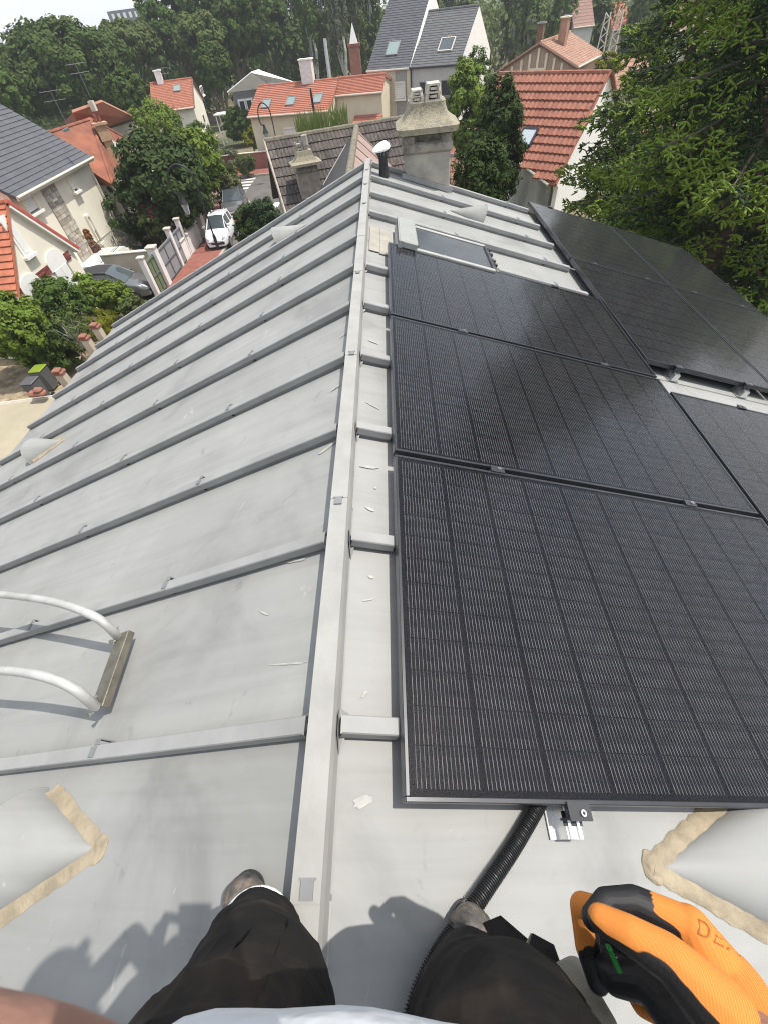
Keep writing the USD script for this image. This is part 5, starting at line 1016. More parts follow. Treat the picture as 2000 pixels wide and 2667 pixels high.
for (u, v, tv, lab) in ((612, 541, 455, 'thin dark sign post left of the pair beside the dark car'), (629, 550, 452, 'pale-topped bent post right beside the dark car')):
    b = atz(u, v, GZ); tp = hitp(u-30, tv, b, vec(CF[0], CF[1], 0)); t = T('sign_post', lab, 'post', b); pl = [b, vec(b[0], b[1], tp[2]-.1)]
    put(t, 'pole', Mesh().tube(pl, .04, 8), IRON2 if u < 620 else STN)
    if u > 620: put(t, 'arm', Mesh().tube([pl[1], pl[1]+vec(-.25, 0, .12), pl[1]+vec(-.9, 0, .1)], .04, 6), STN)
for i, (u, v, lab) in enumerate([(632, 530, 'black bollard on the pavement corner'), (597, 546, 'first fence post beside the low stone wall'), (588, 548, 'second fence post beside the low stone wall'), (580, 552, 'third fence post beside the low stone wall')]):
    b = atz(u, v, GZ); t = T('bollard', lab, 'bollard', b, 'black bollards at the crossing'); put(t, 'post', Mesh().tube([b, b+vec(0, 0, 1.0), b+vec(0, 0, 1.08)], [.06, .06, .03], 8), IRON2); put(t, 'ring', Mesh().cyl(b+vec(0, 0, .85), b+vec(0, 0, .92), .068, 8), STN)
def farhouse(u0, u1, v, Z, h, roofm, wallm, lab, zr=2.2, nm='far_house'):
    A_, B_ = dep(u0, v, Z), dep(u1, v, Z); ze = (A_[2]+B_[2])/2
    return House(nm, lab, A_, B_, 7., ze, ze+zr, wallm, roofm, nc=8, over=.3, zb=min(GZ, ze-3))
farhouse(1595, 1636, 70, 60, 4, ORANGE, CR2, 'small orange roofed house glimpsed between the far cypress columns')
farhouse(1725, 1850, 70, 62, 5, plain('far_tile', (.25, .15, .12), .9), CR2, 'far brown roofed house at the top edge above the spruce', 3.)
farhouse(1495, 1545, 62, 58, 5, '/World/Looks/far_tile', CR4, 'far house with plain brown wall left of the lattice mast')
q_ = dep(926, 160, 52); t = T('brick_tower', 'narrow brick chimney tower with white cap between the poplars and the tall houses', 'tower', vec(q_[0], q_[1], GZ)); h_ = dep(924, 110, 52)[2]
put(t, 'shaft', Mesh().box(vec(q_[0], q_[1], (GZ+h_)/2), (1.3, 1.1, h_-GZ)), plain('far_brick', (.27, .115, .08), .9, .15, 2.)); put(t, 'collar', Mesh().box(vec(q_[0], q_[1], h_-.1), (1.5, 1.3, .25)), RUST)
cq = [vec(q_[0]+a_*.5, q_[1]+b_*.45, h_) for a_, b_ in ((-1, -1), (1, -1), (1, 1), (-1, 1))]; tq = vec(q_[0], q_[1], h_+1.7); mq = Mesh()
for k in range(4): mq.poly([cq[k], cq[(k+1) % 4], tq])
put(t, 'white_cap', mq, WHITE)
farhouse(1590, 1700, 235, 34, 4, BROWN, CR2, 'brown roofed outbuilding half hidden in the spruce branches', 1.6)
fb = dep(340, 22, 170); fh = T('far_building', 'distant dark apartment block on the skyline above the broad tree', 'building', vec(fb[0], fb[1], GZ)); put(fh, 'block', Mesh().box(vec(fb[0], fb[1], (GZ+fb[2])/2), (16, 10, fb[2]-GZ)), plain('far_slate', (.10, .115, .13), .7))
for i in range(6): put(fh, 'window', Mesh().box(vec(fb[0]-6+2.4*i, fb[1]-5.02, fb[2]-1.5), (1.1, .1, 1.5)), CR3)
def mast(u, v0, v1, Z, lab):
    b = dep(u, v1, Z); tp = dep(u+8, v0, Z); t = T('lattice_mast', lab, 'mast', vec(b[0], b[1], GZ)); b = vec(b[0], b[1], GZ); H = tp[2]-b[2]; m = Mesh(); n = 14; w0, w1 = 1.1, .5
    put(t, 'leg', Mesh().tube([b+vec(-w0/2, 0, 0), b+vec(-w1/2, 0, H)], .07, 4), STN); put(t, 'leg', Mesh().tube([b+vec(w0/2, 0, 0), b+vec(w1/2, 0, H)], .07, 4), STN)
    for i in range(n):
        s0, s1 = i/n, (i+1)/n; a_ = b+vec((-1)**i*-(w0+(w1-w0)*s0)/2, 0, H*s0); c_ = b+vec((-1)**i*(w0+(w1-w0)*s1)/2, 0, H*s1); m.tube([a_, c_], .05, 4)
    put(t, 'bracing', m, STN, kind='stuff')
mast(1563, 28, 130, 47, 'left steel lattice mast behind the half-timbered house'); mast(1592, 20, 135, 46, 'right steel lattice mast behind the half-timbered house')
t = T('pole', 'tall pale pole rising behind the long house chimney', 'pole', vec(*dep(858, 195, 50)[:2], GZ)); b = t.loc; put(t, 'shaft', Mesh().tube([b, vec(b[0], b[1], dep(850, 95, 50)[2])], [.28, .2], 6), plain('pole_pale', (.45, .47, .46), .8))
# ---------------------------------------------------------------- trees and plants
def leafmat(nm, c1, c2, tr=.25): return island(nm, c1, c2, .72, tr, .15)
BARK = plain('bark', (.12, .095, .07), .95, .3, 8., .6, 30.); BARKP = plain('bark_pale', (.38, .37, .33), .9, .35, 6., .4, 30.)
def leaf_quads(P, N, size, r, asp=.55):
    """leaf shaped rhombs at points P with rough normals N"""
    n = len(P); d = r.normal(size=(n, 3)); d -= N*(d*N).sum(1)[:, None]*.85; d /= np.linalg.norm(d, axis=1)[:, None]+1e-9
    b = np.cross(N, d); b /= np.linalg.norm(b, axis=1)[:, None]+1e-9
    s = (size*(.6+.8*r.random(n)))[:, None]
    v = np.stack([P-d*s*.5, P+b*s*asp*.5+N*s*.04, P+d*s*.5, P-b*s*asp*.5+N*s*.04], 1).reshape(-1, 3)
    i = np.arange(n)*4; return v, np.stack([i, i+1, i+2, i+3], 1)
def crown(c, rad, nclump, nleaf, size, r, shell=.55, csize=.26, sq=1., droop=0., upb=.35, zmin=-.8, asp=.55):
    """clumps of leaves through an uneven ellipsoid: gaps between clumps, denser outside"""
    c, rad = np.asarray(c, float), np.asarray(rad, float); u = r.normal(size=(nclump*2, 3)); u /= np.linalg.norm(u, axis=1)[:, None]; u = u[u[:, 2] > zmin][:nclump]
    k = (shell+(1-shell)*r.random(len(u))**.5)*(.80+.38*meshkit.noise(u*2.1+c*.37))
    cc = c+u*k[:, None]*rad; P, N = [], []
    for q, w in zip(cc, u):
        m = int(nleaf*(.6+.8*r.random())); g = r.normal(size=(m, 3)); g /= np.linalg.norm(g, axis=1)[:, None]; rr = csize*rad.mean()*(.6+.7*r.random())
        pp = q+g*(r.random(m)**.45)[:, None]*rr*np.array([1, 1, .75*sq]); pp[:, 2] -= droop*rr*(np.linalg.norm((pp-q)[:, :2], axis=1)/rr)**2
        n_ = g*.7+w*.5+np.array([0, 0, upb]); n_ += r.normal(size=n_.shape)*.35; P.append(pp); N.append(n_/np.linalg.norm(n_, axis=1)[:, None])
    return leaf_quads(np.vstack(P), np.vstack(N), size, r, asp), cc
def tree(name, label, cat, base, c, rad, m, nclump=90, nleaf=60, size=.35, seed=0, trunk=.25, bark=None, group=None, limbs=9, trunks=1, **kw):
    r = np.random.default_rng(seed); base = np.asarray(base, float); t = T(name, label, cat, base, group)
    rad = np.asarray(rad, float)*.86; (v, f), cc = crown(c, rad, nclump, nleaf, size, r, **kw); put(t, 'crown', Mesh().add(v, f), m)
    tr = Mesh(); c = np.asarray(c, float)
    for k in range(trunks):
        b0 = base+vec(*(r.normal(size=2)*.25*(trunks > 1)), 0); tp = c+vec(*(r.normal(size=2)*.1*rad[0]), rad[2]*.35); md = (b0+tp)/2+vec(*(r.normal(size=2)*.05*np.linalg.norm(tp-b0)), 0)
        tr.tube([b0, b0*.75+md*.25+vec(0, 0, 0), md, tp], [trunk*1.25, trunk, trunk*.7, trunk*.2], 7)
    for q in cc[r.permutation(len(cc))[:limbs]]:
        s_ = .3+.5*r.random(); st = base+(c-base)*s_; tr.tube([st, (st+q)/2+vec(0, 0, .1*rad[2]*r.random()), q], [trunk*.4, trunk*.25, trunk*.08], 5)
    put(t, 'trunk', tr, bark or BARK); return t
L_DARK = leafmat('leaf_dark', (0.0682, 0.1078, 0.0242), (0.256, 0.3392, 0.0794)); L_MID = leafmat('leaf_mid', (0.0825, 0.1375, 0.0286), (0.256, 0.352, 0.0832)); L_BRI = leafmat('leaf_bright', (0.143, 0.209, 0.0308), (0.4352, 0.5248, 0.1024))
L_OLIVE = leafmat('leaf_olive', (0.1045, 0.1375, 0.0418), (0.32, 0.352, 0.128)); L_GREY = leafmat('leaf_grey', (0.143, 0.1595, 0.0935), (0.3712, 0.3712, 0.2176)); L_LAUR = leafmat('leaf_laurel', (0.0462, 0.0748, 0.0198), (0.1984, 0.2496, 0.0742), .18); L_YEL = leafmat('leaf_yellow', (0.198, 0.209, 0.022), (0.4352, 0.4096, 0.0512))
def at_depth(u, v, Z): return dep(u, v, Z)
def big(name, label, u, v, Z, rw, rh, m, seed, rd=None, base_z=GZ, group=None, **kw):
    c = dep(u, v, Z); k = Z/FPX; rad = (rw*k, (rd or rw)*k, rh*k/1.42); return tree(name, label, 'tree', (c[0], c[1], base_z), c, rad, m, seed=seed, group=group, **kw)
# far belt of trees
big('broad_tree', 'huge broad dark tree filling the top left corner', 175, 185, 52, 190, 135, L_DARK, 21, nclump=480, nleaf=150, size=.46, csize=.14, trunk=.6)
big('broad_tree', 'pale-topped rounded tree on the right shoulder of the huge dark tree', 330, 118, 56, 95, 75, L_OLIVE, 22, nclump=200, nleaf=140, size=.42, csize=.17, trunk=.45)
big('broad_tree', 'lighter green tree rising at the far left edge of the photo', -10, 240, 46, 75, 95, L_MID, 23, nclump=130, nleaf=100, size=.5, csize=.2)
big('dark_shrub_tree', 'small dark rounded tree between pink roof and cream house', 330, 235, 44, 62, 62, L_DARK, 24, nclump=120, nleaf=90, size=.36, csize=.22, trunk=.2)
big('tall_tree', 'tall mid green tree rising out of the frame beside the broad tree', 455, 60, 60, 105, 115, L_MID, 25, nclump=220, nleaf=110, size=.42, csize=.15, trunk=.5)
big('tall_tree', 'tall deep green tree in the middle of the far belt', 590, 60, 58, 110, 130, L_DARK, 26, nclump=300, nleaf=130, size=.40, csize=.15, trunk=.5)
big('tall_tree', 'yellow-green tall tree before the poplar trunks', 690, 40, 62, 60, 120, L_MID, 27, nclump=140, nleaf=100, size=.5, csize=.2, trunk=.4)
big('pointed_tree', 'dark pointed tree right of the small cream house', 555, 175, 53, 55, 75, L_DARK, 28, nclump=150, nleaf=90, size=.36, csize=.2, sq=1.4)
big('pointed_tree', 'grey-green bushy tree above the white pavilion', 520, 95, 55, 70, 80, L_OLIVE, 29, nclump=130, nleaf=90, size=.45, csize=.2)
r = np.random.default_rng(77)
pop = [(730, 64), (765, 66), (800, 60), (842, 63), (880, 58), (925, 60), (965, 62), (1130, 64), (1165, 66), (1215, 63), (1385, 60), (1335, 62)]
names = ['first poplar from the left in the row above the long house', 'second poplar from the left with pale upright branches', 'third poplar from the left, above the long house chimney', 'fourth poplar from the left beside the pale pole', 'fifth poplar from the left, yellowish', 'sixth poplar from the left, beside the brick house', 'dark poplar left of the tall slate roof', 'poplar peeping over the grey slate ridge, left one', 'poplar peeping over the grey slate ridge, right one', 'poplar touching the tip of the blank gable', 'poplar above the half-timbered gable', 'poplar between blank gable and half-timbered gable']
for i, ((u, Z), nm_) in enumerate(zip(pop, names)):
    c = dep(u, 40, Z); k = Z/FPX; tree('poplar', nm_, 'tree', (c[0], c[1], GZ), c, (30*k, 30*k, 120*k), (L_GREY, L_OLIVE, L_MID, L_OLIVE)[i % 4] if i != 6 else L_DARK, nclump=95, nleaf=65, size=.42, seed=200+i, trunk=.28, bark=BARKP, csize=.14, sq=2.4, limbs=26, shell=.3, asp=.4, group='row of poplars along the far skyline')
for i, (u, Z, lab) in enumerate([(1555, 62, 'dark cypress column left of the lattice masts'), (1660, 58, 'dark cypress column right of the lattice masts'), (1705, 60, 'yellow-green column tree at the top edge'), (1460, 60, 'soft green tree above the brown tiled roof'), (1500, 66, 'green tree right above the brown chimney')]):
    c = dep(u, 70, Z); k = Z/FPX; tree('column_tree', lab, 'tree', (c[0], c[1], GZ), c, (38*k, 38*k, 105*k), (L_DARK, L_DARK, L_BRI, L_MID, L_OLIVE)[i], nclump=110, nleaf=80, size=.4, seed=240+i, csize=.15, sq=1.8, shell=.4)
# background fringe so that no bare plain shows between the crowns
def belt(seed, n, u0, u1, Z0, Z1, m, nm):
    r = np.random.default_rng(seed); P, N = [], []
    for k in range(n):
        u = u0+(u1-u0)*r.random(); Z = Z0+(Z1-Z0)*r.random(); b = dep(u, 120, Z); c = vec(b[0], b[1], GZ+2.5+3.0*r.random()); rr = 2.5+2.5*r.random(); g = r.normal(size=(210, 3)); g /= np.linalg.norm(g, axis=1)[:, None]
        P.append(c+g*rr*vec(1, 1, 1.2)*(.7+.3*r.random((210, 1)))); N.append(g)
    v, f = leaf_quads(np.vstack(P), np.vstack(N), .75, r, .6); solo(nm, Mesh().add(v, f), m, 'low dark wood and hedges closing the view behind the houses', 'woodland', kind='stuff')
belt(61, 230, -300, 1100, 62, 95, L_DARK, 'far_woodland'); belt(62, 200, 1000, 2500, 60, 110, L_OLIVE, 'far_woodland')
belt(63, 500, -600, 2600, 110, 330, L_OLIVE, 'far_woodland')
r = np.random.default_rng(64); P, N = [], []                    # unseen trees behind the viewer, placed to darken the batten sides facing them
for k in range(90):
    c = vec(-26+52*r.random(), -13-9*r.random(), GZ+3+11*r.random()); g = r.normal(size=(160, 3)); g /= np.linalg.norm(g, axis=1)[:, None]; P.append(c+g*(2.2+1.5*r.random())); N.append(g)
v, f = leaf_quads(np.vstack(P), np.vstack(N), .9, r, .6); solo('unseen_woodland', Mesh().add(v, f), L_DARK, 'unseen mass of tall trees behind the viewer, darkening the batten sides', 'woodland', kind='stuff')
# mid ground trees by the white house
def bush(name, label, cat, u, v, zc, rad, m, seed, base=None, **kw):
    c = atz(u, v, zc); return tree(name, label, cat, (c[0], c[1], GZ), c, rad, m, seed=seed, **{**dict(trunk=.08, limbs=6, nclump=60, nleaf=60, size=.2, zmin=-.95), **kw})
bush('laurel_tree', 'big glossy dark laurel tree right of the white house', 'tree', 432, 478, -4.8, (2.9, 2.8, 2.7), L_LAUR, 31, nclump=230, nleaf=75, size=.30, csize=.22, trunk=.2)
bush('laurel_tree', 'bright yellow-green crown on the right side of the laurel', 'tree', 515, 425, -4.9, (1.9, 1.9, 2.1), L_BRI, 32, nclump=110, nleaf=60, size=.30, csize=.25)
bush('garden_tree', 'yellow-green feathery tree before the small cream house', 'tree', 405, 330, -4.4, (2.5, 2.5, 2.3), L_BRI, 33, nclump=130, nleaf=70, size=.26, csize=.24, asp=.4)
bush('dark_shrub', 'deep green shrub mass between white house corner and laurel', 'shrub', 292, 492, -5.8, (2.3, 2.3, 2.0), L_DARK, 34, nclump=150, nleaf=70, size=.22, csize=.24)
bush('dark_shrub', 'dark shrub filling the gap under the white house corner', 'shrub', 330, 560, -6.3, (2.4, 2.4, 1.6), L_LAUR, 35, nclump=120, nleaf=70, size=.22, csize=.24)
bush('round_bush', 'clipped round bush at the small cream house wall', 'bush', 524, 362, -5.6, (1.5, 1.5, 1.5), L_DARK, 36, nclump=120, nleaf=70, size=.16, csize=.2, shell=.8)
bush('hanging_shrub', 'reddish hanging shrub over the low stone wall', 'shrub', 585, 475, -6.3, (1.3, 1.6, 1.5), leafmat('leaf_rusty', (0.1023, 0.1194, 0.0341), (0.3968, 0.2579, 0.0794)), 37, nclump=70, size=.2)
bush('garden_shrub', 'dark shrub between cream house and pavilion', 'shrub', 628, 322, -6.2, (2.2, 1.8, 1.7), L_DARK, 38, nclump=130, nleaf=70, size=.26, csize=.24)
bush('garden_shrub', 'pale shrub at the foot of the cream house gable', 'shrub', 595, 412, -6.9, (1.3, 1.2, .9), L_GREY, 39, nclump=50, size=.18)
bush('garden_shrub', 'yellowing shrub beside the long house corner', 'shrub', 655, 355, -6.4, (1.0, 1.0, 1.1), L_YEL, 40, nclump=45, size=.2)
bush('palm_shrub', 'spiky yellow-green shrub behind the red wall', 'shrub', 640, 425, -7.0, (.9, .9, .9), L_OLIVE, 41, nclump=40, size=.35, asp=.2)
r_ = np.random.default_rng(9); t = T('reed_hedge', 'tall upright reeds before the long house, above the mossy ridge', 'hedge', vec(*dep(840, 330, 30)[:2], GZ)); m = Mesh()
P0, P1 = dep(775, 352, 27), dep(905, 325, 27)
for i in range(330):
    b = P0+(P1-P0)*r_.random()+vec(0, r_.random()*.8, -.6); h_ = .8+1.2*r_.random()*(1-abs((i % 50)/50-.5)*.4); d = vec(*(r_.normal(size=2)*.10), 1.)*h_; w_ = vec(.03, 0, 0); m.poly([b-w_, b+w_, b+d*.7+w_*.8, b+d, b+d*.7-w_*.8])
put(t, 'stalks', m, leafmat('leaf_reed', (0.1705, 0.2217, 0.0597), (0.4762, 0.5158, 0.1587)), kind='stuff')
put(t, 'thicket', Mesh().add(*crown((P0+P1)/2+vec(0, .6, -2.5), (2.2, .5, 2.4), 60, 50, .25, r_)[0]), L_OLIVE)
# shrubs by the drive and near yard
bush('oleander', 'oleander shrub with long dark leaves beside the white car', 'shrub', 665, 592, -6.2, (1.2, 1.3, 1.3), L_LAUR, 42, nclump=90, nleaf=55, size=.30, asp=.2, csize=.28)
bush('oleander', 'second oleander shrub nearer to the mossy roof verge', 'shrub', 690, 575, -5.9, (1.0, 1.0, 1.2), leafmat('leaf_oleander', (0.0512, 0.0853, 0.0375), (0.1984, 0.2679, 0.1389)), 43, nclump=80, nleaf=55, size=.30, asp=.2, csize=.28)
bush('flowering_tree', 'small tree with pinkish red blossom before the cream wall', 'tree', 398, 575, -6.2, (.95, .95, .95), L_OLIVE, 44, nclump=70, nleaf=55, size=.16, csize=.28, trunk=.06)
ct = atz(392, 552, -5.75); r_ = np.random.default_rng(13); (v, f), _ = crown(ct, (.5, .5, .55), 26, 26, .13, r_); tb_ = T('blossom', 'cluster of pinkish red blossom on top of the small flowering tree', 'blossom', ct); put(tb_, 'petals', Mesh().add(v, f), island('petal', (.38, .035, .055), (.60, .12, .13), .6))
bush('bare_shrub', 'bare branching shrub by the end of the stair rail', 'shrub', 325, 622, -7.0, (.5, .5, .7), leafmat('leaf_dry', (0.1705, 0.1194, 0.0512), (0.4365, 0.2976, 0.1389)), 45, nclump=14, nleaf=20, size=.12, limbs=14, trunk=.03)
bush('yellow_shrub', 'small bright yellow shrub on the garden grass', 'shrub', 343, 668, -7.6, (.6, .5, .4), L_YEL, 46, nclump=30, size=.13)
bush('cypress_rust', 'rust coloured dead conifer standing at the entrance railing', 'shrub', 238, 640, -6.6, (.35, .35, 1.1), island('leaf_rust', (.16, .06, .02), (.34, .15, .05), .8), 47, nclump=90, nleaf=45, size=.14, csize=.34)
bush('green_shrub', 'small green shrub on the stair landing', 'shrub', 285, 678, -7.3, (.5, .4, .35), L_MID, 48, nclump=25, size=.13)
bush('drive_shrub', 'flowering pale green shrub in front of the grey car', 'shrub', 300, 775, -6.9, (.9, .8, .85), L_BRI, 49, nclump=70, nleaf=50, size=.15, csize=.28)
bush('drive_shrub', 'climbing shrub with pale leaves at the gabled house corner', 'shrub', 238, 768, -6.6, (.7, .8, 1.1), L_BRI, 50, nclump=70, nleaf=50, size=.15, csize=.28)
bush('drive_shrub', 'low mixed shrub by the eave, beside the green gate post', 'shrub', 345, 800, -7.1, (.7, .7, .6), L_OLIVE, 51, nclump=50, nleaf=45, size=.13)
bush('yellow_grass', 'yellow dry grass clump near the left eave', 'grass clump', 262, 845, -7.2, (.9, 1.2, .5), L_YEL, 52, nclump=45, nleaf=50, size=.25, asp=.12)
bush('yard_bush', 'large sunlit bush under the gabled house, upper left part', 'bush', 55, 745, -5.9, (1.9, 1.7, 1.5), L_BRI, 53, nclump=170, nleaf=70, size=.17, csize=.2)
bush('yard_bush', 'large sunlit bush in the near yard at the left edge', 'bush', 20, 850, -5.9, (1.9, 1.6, 1.4), L_BRI, 54, nclump=170, nleaf=70, size=.16, csize=.2)
bush('yard_bush', 'bushy dark green shrub with pink roses in the near yard', 'bush', 158, 790, -6.2, (1.3, 1.2, 1.2), L_MID, 55, nclump=120, nleaf=60, size=.15, csize=.22)
bush('bramble', 'tangle of bare grey twigs over the bins', 'shrub', 180, 860, -6.4, (1.1, 1.0, .9), L_OLIVE, 56, nclump=40, nleaf=25, size=.12, limbs=40, trunk=.05, bark=BARKP)
bush('dark_shrub', 'deep shaded shrub behind the wheelie bins', 'shrub', 120, 900, -6.9, (1.6, 1.2, 1.1), L_DARK, 57, nclump=120, nleaf=60, size=.16, csize=.22)
# trees around our right gable
def shrubtree(name, lab, u, v, Z, rad, m, seed, **kw):
    c = dep(u, v, Z); return tree(name, lab, 'tree', (c[0], c[1], GZ), c, rad, m, seed=seed, **{**dict(trunk=.12, nclump=110, nleaf=70, size=.2, csize=.24, zmin=-.95), **kw})
shrubtree('laurel_column', 'dark evergreen with pointed top beside our chimney, before the orange roof', 1292, 395, 17.5, (1.25, 1.1, 2.5), L_LAUR, 71, nclump=230, nleaf=70, size=.20, asp=.35, csize=.2)
shrubtree('laurel_column', 'lower dark evergreen just beyond our gable edge', 1250, 470, 12.5, (.95, .9, 1.1), L_LAUR, 72, nclump=130, nleaf=60, size=.15, asp=.35)
shrubtree('green_tree', 'bright green tree right behind our chimney pots', 1215, 290, 27., (1.5, 1.4, 2.6), L_BRI, 73, nclump=150, nleaf=60, size=.24, csize=.22)
shrubtree('green_tree', 'dark feathery tree before the blank white gable', 1235, 215, 33., (1.9, 1.5, 2.2), L_MID, 74, nclump=90, nleaf=60, size=.28, asp=.3, csize=.2)
shrubtree('green_tree', 'small lime green tree right of the orange ridge', 1585, 170, 33., (1.2, 1.2, .9), L_YEL, 75, nclump=40, nleaf=45, size=.25)
# ---- spruces: whorled drooping limbs, needle shoots built one by one
def spruce(name, label, base, top, R, seed, inner, tips, per=1.0, zlo=-7.0, near=None, gap=.42, dens=1.0, shoot=.14):
    r = np.random.default_rng(seed); base = np.asarray(base, float); t = T(name, label, 'tree', base, 'spruces beyond the right eave'); H = top-base[2]; tr = Mesh().tube([base, base+vec(.1, .05, H*.5), base+vec(.12, .1, H)], [.30, .18, .03], 9)
    put(t, 'trunk', tr, BARK); br = Mesh(); S0, S1, SL = [], [], []
    z = zlo-base[2]
    while z < H-.4:
        fz = z/H; Rz = R*(1-fz)**.75+.25; nb = 6
        for k in range(nb):
            az = k/nb*2*math.pi+r.random()*.9+z*1.7; L_ = Rz*(.7+.45*r.random()); d = vec(math.cos(az), math.sin(az), 0); st = base+vec(.06, .05, z+.3*r.random())
            q = np.array([st+d*L_*s_+vec(0, 0, L_*(.10*s_-.50*s_**2+.30*s_**3)) for s_ in np.linspace(0, 1, 9)]); br.tube(q, np.linspace(.035, .006, 9)*L_/2.5, 5, False)
            side = np.cross(d, [0, 0, 1.])
            ns = int(L_/.25*dens)
            for j in range(ns):
                s_ = .22+.78*(j+r.random()*.7)/ns; p0 = st+d*L_*s_+vec(0, 0, L_*(.10*s_-.50*s_**2+.30*s_**3)); 
                for sg in (-1, 1):
                    l2 = (1-s_)*L_*.55*(.6+.6*r.random())+.16; d2 = d*.74+side*sg*.70+vec(0, 0, -.15-.75*r.random()**1.5); d2 /= np.linalg.norm(d2); nsh = max(1, int(l2/.17*per))
                    e_ = p0+d2*l2+vec(0, 0, -.12*l2); br.tube([p0, (p0+e_)/2+vec(0, 0, .03*l2), e_], [.007, .005, .003], 4, False)
                    sd2 = np.cross(d2, [0, 0, 1.]); sd2 /= np.linalg.norm(sd2)
                    for i in range(nsh+1):
                        f_ = (i+.5)/(nsh+.5); b_ = p0+(e_-p0)*f_+vec(0, 0, .03*l2*math.sin(f_*math.pi)); nfan = 6 if i == nsh else 4
                        for q_ in range(nfan):
                            aa = (q_/(nfan-1)-.5)*2.6; ro = r.normal()*.8; s3 = sd2*math.cos(ro)+np.cross(sd2, d2)*math.sin(ro); sd = d2*math.cos(aa)+s3*math.sin(aa)+vec(0, 0, .05+.30*r.random())+r.normal(size=3)*.18; sd /= np.linalg.norm(sd); S0.append(b_); S1.append(b_+sd*shoot*(.55+.5*r.random()+.35*math.cos(aa))); SL.append(min(1, .25+f_*.5+s_*.45))
        z += gap*(.8+.4*r.random())
    put(t, 'limbs', br, BARK, kind='stuff')
    S0, S1, SL = np.array(S0), np.array(S1), np.array(SL)
    d = S1-S0; L_ = np.linalg.norm(d, axis=1)[:, None]; d = d/L_; a = np.cross(d, r.normal(size=d.shape)); a /= np.linalg.norm(a, axis=1)[:, None]; b = np.cross(d, a)
    w = shoot*.125*(.8+.4*r.random((len(d), 1))); ks = []
    for s_, k_ in ((0., .55), (.45, 1.0), (.86, .8)):
        for q in range(5):
            th = q/5*2*math.pi; ks.append(S0+d*L_*s_+(a*math.cos(th)+b*math.sin(th))*w*k_)
    ks.append(S0+d*L_); V = np.stack(ks, 1); n = len(d); nv = 16
    F = []
    for i in range(2):
        for q in range(5): F += [[i*5+q, i*5+(q+1) % 5, (i+1)*5+(q+1) % 5], [i*5+q, (i+1)*5+(q+1) % 5, (i+1)*5+q]]
    for q in range(5): F.append([10+q, 10+(q+1) % 5, 15])
    F = np.array(F); is_young = (SL > .62) & (meshkit.noise((S0+S1)*.9+seed) > .36)  # outer shoots are current-year growth, lighter in their own colour
    for nm, sel, mm_ in (('needle_shoots', ~is_young, inner), ('young_shoots', is_young, tips)):
        vv = V[sel]; k = len(vv); ff = (F[None]+(np.arange(k)*nv)[:, None, None]).reshape(-1, 3); put(t, nm, Mesh().add(vv.reshape(-1, 3), ff), mm_, smooth=True, kind='stuff')
    return t
N_IN = island('needle_dark', (.035, .062, .017), (.095, .14, .036), .7, .0); N_TIP = island('needle_young', (.18, .26, .032), (.40, .49, .085), .6, .1); N_BLUE = island('needle_blue', (.03, .06, .04), (.075, .13, .085), .7, .0)
tb1 = dep(1925, 500, 8.2); tb2 = dep(1760, 235, 15.); tb3 = dep(2080, 250, 11.)
spruce('spruce', 'big spruce with bright young shoots hanging over the right eave', (tb1[0], tb1[1], GZ), 7.0, 4.0, 81, N_IN, N_TIP, zlo=-5.5)
spruce('spruce', 'spruce further back whose branches cross the white gable of the orange house', (tb2[0], tb2[1], GZ), 3.6, 4.3, 82, N_IN, N_TIP, per=.6, zlo=-5., dens=.7, shoot=.20, gap=.42)
spruce('spruce', 'bluish dark spruce in the upper right corner', (tb3[0], tb3[1], GZ), 9., 4.2, 83, N_BLUE, N_IN, per=.55, zlo=-6., dens=.7, shoot=.20, gap=.45)
# ---------------------------------------------------------------- the person standing astride the ridge, phone in the bare left hand
def hull_chain(chains, edge=.02, it=8):
    """one Manifold from chains of (point, radius) joints, refined and smoothed"""
    def ball(c, r): return m3.Manifold.sphere(float(r), 20).translate([float(x) for x in c])
    out = None
    for ch in chains:
        for (a, ra), (b, rb_) in zip(ch[:-1], ch[1:]):
            h_ = m3.Manifold.batch_hull([ball(a, ra), ball(b, rb_)]); out = h_ if out is None else out+h_
    out = out.refine_to_length(edge); g = out.to_mesh(); tmesh = trimesh.Trimesh(np.asarray(g.vert_properties)[:, :3], np.asarray(g.tri_verts), process=True)
    trimesh.smoothing.filter_taubin(tmesh, iterations=it); return tmesh
SKIN = plain('skin', (.29, .155, .115), .55, .10, 30., .15, 120.); 
PANTS = mat('work_trousers', {'t': ('texture_coordinate', {}), 'n': ('noise_texture', {'scale': 5., 'detail': 5., 'roughness': .55, 'distortion': .5}), 'r': ('rgb_ramp', {'ramp': [(.38, (.009, .0088, .009)), (.52, (.017, .015, .014)), (.64, (.040, .030, .024)), (.76, (.060, .045, .035))]}),
    'n2': ('noise_texture', {'scale': 14., 'detail': 4., 'distortion': 1.6}), 'b': ('bump', {'strength': .35, 'distance': .012}), 'n3': ('wave_texture', {'scale': 320.}), 'p': ('principled_bsdf', {'roughness': .9, 'specular_ior_level': .2})},
    [('t.object', 'n.vector'), ('n.fac', 'r.fac'), ('r.color', 'p.base_color'), ('t.object', 'n2.vector'), ('n2.fac', 'b.height'), ('b.normal', 'p.normal')])
SHIRT = plain('t_shirt_pale', (.62, .64, .66), .85, .06, 7., .5, 18., bdist=.02)
GREYP_ = plain('pocket_grey', (.20, .185, .15), .85, .12, 12., .3, 60.)
gd = lambda u, v, Z: EYE+ray(u, v)*Z
pe = T('person', 'person astride the ridge in dark work trousers and pale shirt, one orange glove', 'person', (.1, -.25, -.1))
ankL, kneL, hipL = gd(662, 2452, .84), gd(645, 2590, .57), vec(.07, -.27, .74)
ankR, kneR, hipR = gd(1225, 2545, .84), gd(1238, 2680, .56), vec(.29, -.27, .74)
